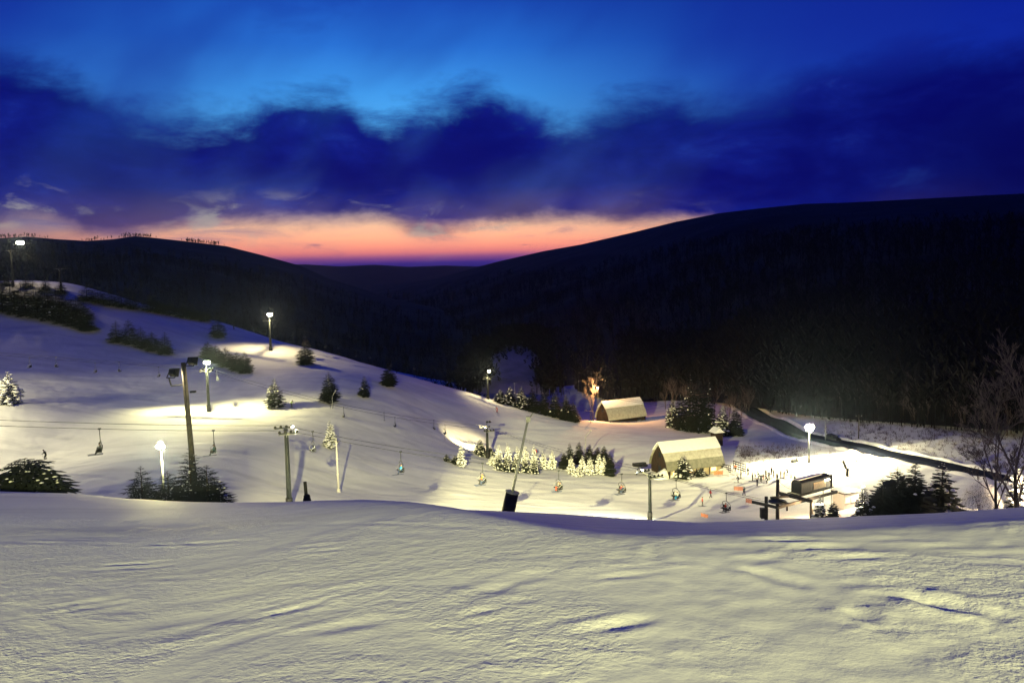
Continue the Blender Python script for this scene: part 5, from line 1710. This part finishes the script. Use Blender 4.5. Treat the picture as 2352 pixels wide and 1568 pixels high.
# wooden pole on the brow: two heads seen from behind
b = at(452, 1150, 52); b.z = ground(b.x, b.y)
o, pos = flood_pole('leaning wooden floodlight pole with two dark heads seen from behind', b, at(436, 832, 52).z, [], True, .20)
o.rotation_euler = (0, R(-2.0), 0)
H = at(436, 832, 52).z - b.z
for (u, v, s) in ((441, 828, .62), (399, 853, .62)):
    lp = at(u, v, 51.8) - b + Vector((.35 if u > 420 else .30, 0, 0))
    flood_head(o, lp, (.35, .9, -.35), 'lens_warm', s * 1.05, True, True)
MB().path([(-.1, 0, H - 1.4), (-.9, 0, H - 1.45), (-1.0, 0, H - .95)], .05, 6).build('arm', M['frame_black'], o)
MB().box((.45, 0, H - 1.9), (.35, .2, .12)).build('sensor', M['frame_black'], o)
wp = at(436, 832, 52)
add_light('flood_beam', wp + Vector((.9, .8, -.2)), P_POLE, CREAM, at(1340, 1125, 185), 28, .6, .4)
add_light('flood_beam', wp + Vector((.3, .9, -.4)), P_POLE * .20, CREAM, at(960, 1150, 140), 42, .6, .4)

# starlike floodlight behind the conifers on the brow
b = at(374, 1090, 104); b.z = ground(b.x, b.y)
o, pos = flood_pole('pole with a blinding starlike floodlight facing the camera', b, at(373, 1024, 104).z, [(-.27, .0, (.12, -1, -.12), 'lens_warm', .55, True), (.27, .0, (.3, -1, -.12), 'lens_warm', .55, True), (0, .42, (.2, -1, -.12), 'lens_warm', .55, True)], False, .16, (1, 0, 0))
add_light('flood_beam', at(373, 1019, 104) + Vector((.3, -.8, 0)), P_STAR, CREAM, at(373, 1019, 104) + Vector((1.5, -6, -8)), 174, .25, .4)
add_light('flood_beam', at(373, 1019, 104) + Vector((.3, -.8, .1)), P_STAR * B_FWD * .9, CREAM, (0, 0, -4), 40, .5, .4)

# tower floodlights
def tl(tower, u, v, Yd, aim, lens, s, n, power, col, off=(0, -.6, .0), target=None, cone=150, beam=None, fwd=0):
    wpos = at(u, v, Yd)
    if beam: target = wpos + Vector(beam) * 10
    tower_lamp(tower, wpos, aim, lens, s, n)
    add_light('flood_beam', wpos + Vector(off), power, col, target, cone, .5, .35)
    if fwd: add_light('flood_beam', wpos + Vector(off), fwd, col, (0, 0, -10), 34, .5, .35)
tl(towerC, 475, 831, 195, (.35, -.8, -.35), 'lens_warm', .8, 2, P_C, CREAM, beam=(.40, -.40, -.8), cone=166, fwd=40e3 * B_FWD)
tl(towerG, 620, 722, TG_.y, (.1, -.9, -.2), 'lens_far', 1.0, 2, P_G, WARM, (0, -.8, .0), beam=(.15, -.25, -.95), cone=152, fwd=60e3 * B_FWD)
tl(towerH, 47, 557, pH.y, (.2, -.9, -.2), 'lens_far', 1.1, 3, P_H, WARM, (0, -.8, .0), beam=(.2, -.25, -.95), cone=140, fwd=80e3 * B_FWD)
tl(towerK, 1123, 852, TK_.y, (.1, -.9, -.2), 'lens_far', .9, 1, P_K, WARM, (0, -.7, .0), beam=(.1, -.25, -.95), cone=140, fwd=40e3 * B_FWD)
tl(towerD, 1122, 968, 212, (-.4, .5, -.5), 'lens_dim', .6, 2, P_D, WARM, (-.6, .3, -.3), at(1076, 1018, 220), 66)
wpos = at(671, 979, 121.5)
tower_lamp(towerA, wpos, (.6, -.6, -.4), 'lens_warm', .4, 1)
add_light('flood_beam', wpos + Vector((.5, -.4, -.1)), P_A, (1.0, .98, .62), wpos + Vector((7, -1.5, -6)), 125, .5, .2)
wpos = at(1476, 1078, 148.5)
flood_head(towerB, Matrix.Rotation(-towerB.rotation_euler.z, 3, 'Z') @ (wpos - towerB.location), Matrix.Rotation(-towerB.rotation_euler.z, 3, 'Z') @ Vector((-.4, -.6, -.5)), 'lens_dim', .5)
add_light('flood_beam', wpos + Vector((-.3, -.5, -.2)), P_B, (1.0, .98, .62), wpos + Vector((-6, 1.0, -7)), 130, .5, .2)

# great floodlight by the road
b = hit(1858, 1063, 180)
tz = at(1855, 985, b.y).z
o, pos = flood_pole('tall pole with a blazing bank of floodlights above the valley floor', b, tz, [(x, z, (x * .15 - .1, -1, -.25), 'lens_warm', .66, True) for (x, z) in ((-.58, .05), (0, .05), (.58, .05), (-.87, .56), (-.29, .56), (.29, .56), (.87, .56), (-.58, 1.07), (0, 1.07), (.58, 1.07))], False, .18, (1, 0, 0))
MB().tube((0, 0, -.3), (0, 0, 1.9), .34, .32, 10).build('base_pad', M['pad'], o, True)
MB().tube((0, 0, tz - b.z - .3), (0, 0, tz - b.z + 1.2), .1, .1, 6).build('mast', M['steel_dark'], o)
add_light('flood_beam', Vector((b.x, b.y - 1.2, tz + .4)), P_BIG, (1.0, .87, .44), Vector((b.x + 1, b.y - 8, tz - 6)), 174, .15, .8)
add_light('flood_beam', Vector((b.x + .3, b.y - 1.1, tz + .5)), P_BIG * .24, (1.0, .87, .44), None, radius=.8)
add_light('flood_beam', Vector((b.x, b.y - 1.2, tz + .6)), P_BIG * B_FWD * .08, (1.0, .87, .44), (0, 0, -10), 36, .5, .8)

# left floodlight outside the picture that throws the long tree shadow
b = Vector((-168, 165, 0)); b.z = ground(b.x, b.y)
o, pos = flood_pole('floodlight pole on the left slope beyond the picture edge', b, b.z + 13, [(-.5, 0, (.8, .4, -.4), 'lens_warm', .6, True), (.5, 0, (.8, 0, -.4), 'lens_warm', .6, True)], True, .18, (0, 1, 0))
add_light('flood_beam', b + Vector((1.0, 0, 13)), P_LEFT, (1.0, .88, .46), b + Vector((10, .8, 7.5)), 104, .6, .5)

b = Vector((-116, 146, 0)); b.z = ground(b.x, b.y)  # extra unseen pole, added to brighten the lower left slope
o, pos = flood_pole('added unseen floodlight pole that brightens the lower left slope', b, b.z + 12, [(0, 0, (.8, .2, -.4), 'lens_warm', .6, True)], True, .18)
add_light('flood_beam', b + Vector((1.0, 0, 12)), P_LEFT * .17, (1.0, .88, .46), None, radius=.5)

# lamp behind the far barn, orange
b = at(1374, 950, 306); b.z = ground(b.x, b.y)
o, pos = flood_pole('yard lamp shining orange behind the far barn', b, at(1374, 890, 306).z, [(0, .1, (-.4, -.6, -.6), 'lens_dim', .7, True)], False, .12)
add_light('flood_beam', at(1372, 888, 304) + Vector((-.2, -1.0, 0)), P_ORANGE, (1.0, .50, .16), None, radius=.3)

# lamps of the lift station: under the frame, and over the hut
q_ = at_z(1880, 1150, ZP)
add_light('station_lamp', Vector((q_.x, q_.y - .6, ZP - .9)), P_ST1, (1.0, .62, .28), None, radius=.25)
lb_ = MB().box(loc(Vector((q_.x, q_.y - .6, ZP - .45))), (1.4, .3, .2)); lb_.build('lamp', M['lens_dim'], st)
o = empty('yard_lamp', (hp.x + 3.4, hp.y - .2, ground(hp.x + 3.4, hp.y)), 0, 'bright lamp post right of the lift hut', 'lamp post')
zz = -46.0 - o.location.z
MB().tube((0, 0, -.4), (0, 0, zz), .1, .08, 8).build('pole', M['steel_dark'], o)
flood_head(o, (0, -.2, zz + .2), (-.1, -.6, -.8), 'lens_warm', .5)
add_light('station_lamp', (hp.x + 3.4, hp.y - .8, -46.0), P_ST2, (1.0, .84, .5), None, radius=.3)
# lamp lighting the tree at the right edge
b = at(2385, 1150, 146); b.z = ground(b.x, b.y)
o, pos = flood_pole('floodlight pole just past the right edge', b, b.z + 7, [(0, 0, (-.5, -.8, -.3), 'lens_warm', .5, True)], True, .15)
add_light('flood_beam', b + Vector((-.9, .3, 6.6)), P_RIGHT, (1.0, .72, .38), None, radius=.3)

# ------------------------------------------------------------------ thin winter haze
if HAZE > 0:
    hz = MB().box((0, 2210, -140), (7000, 4620, 640))
    hm = bpy.data.materials.new('haze')
    hm.use_nodes = True
    ht = hm.node_tree
    ht.nodes.clear()
    pv = ht.nodes.new('ShaderNodeVolumePrincipled')
    pv.inputs['Color'].default_value = (0.50, 0.66, 1.0, 1)
    pv.inputs['Density'].default_value = HAZE
    pv.inputs['Anisotropy'].default_value = 0.89
    ht.links.new(pv.outputs[0], ht.nodes.new('ShaderNodeOutputMaterial').inputs['Volume'])
    h_o = tag(hz.build('haze', hm), 'thin winter haze filling the valley', 'haze', kind='stuff')
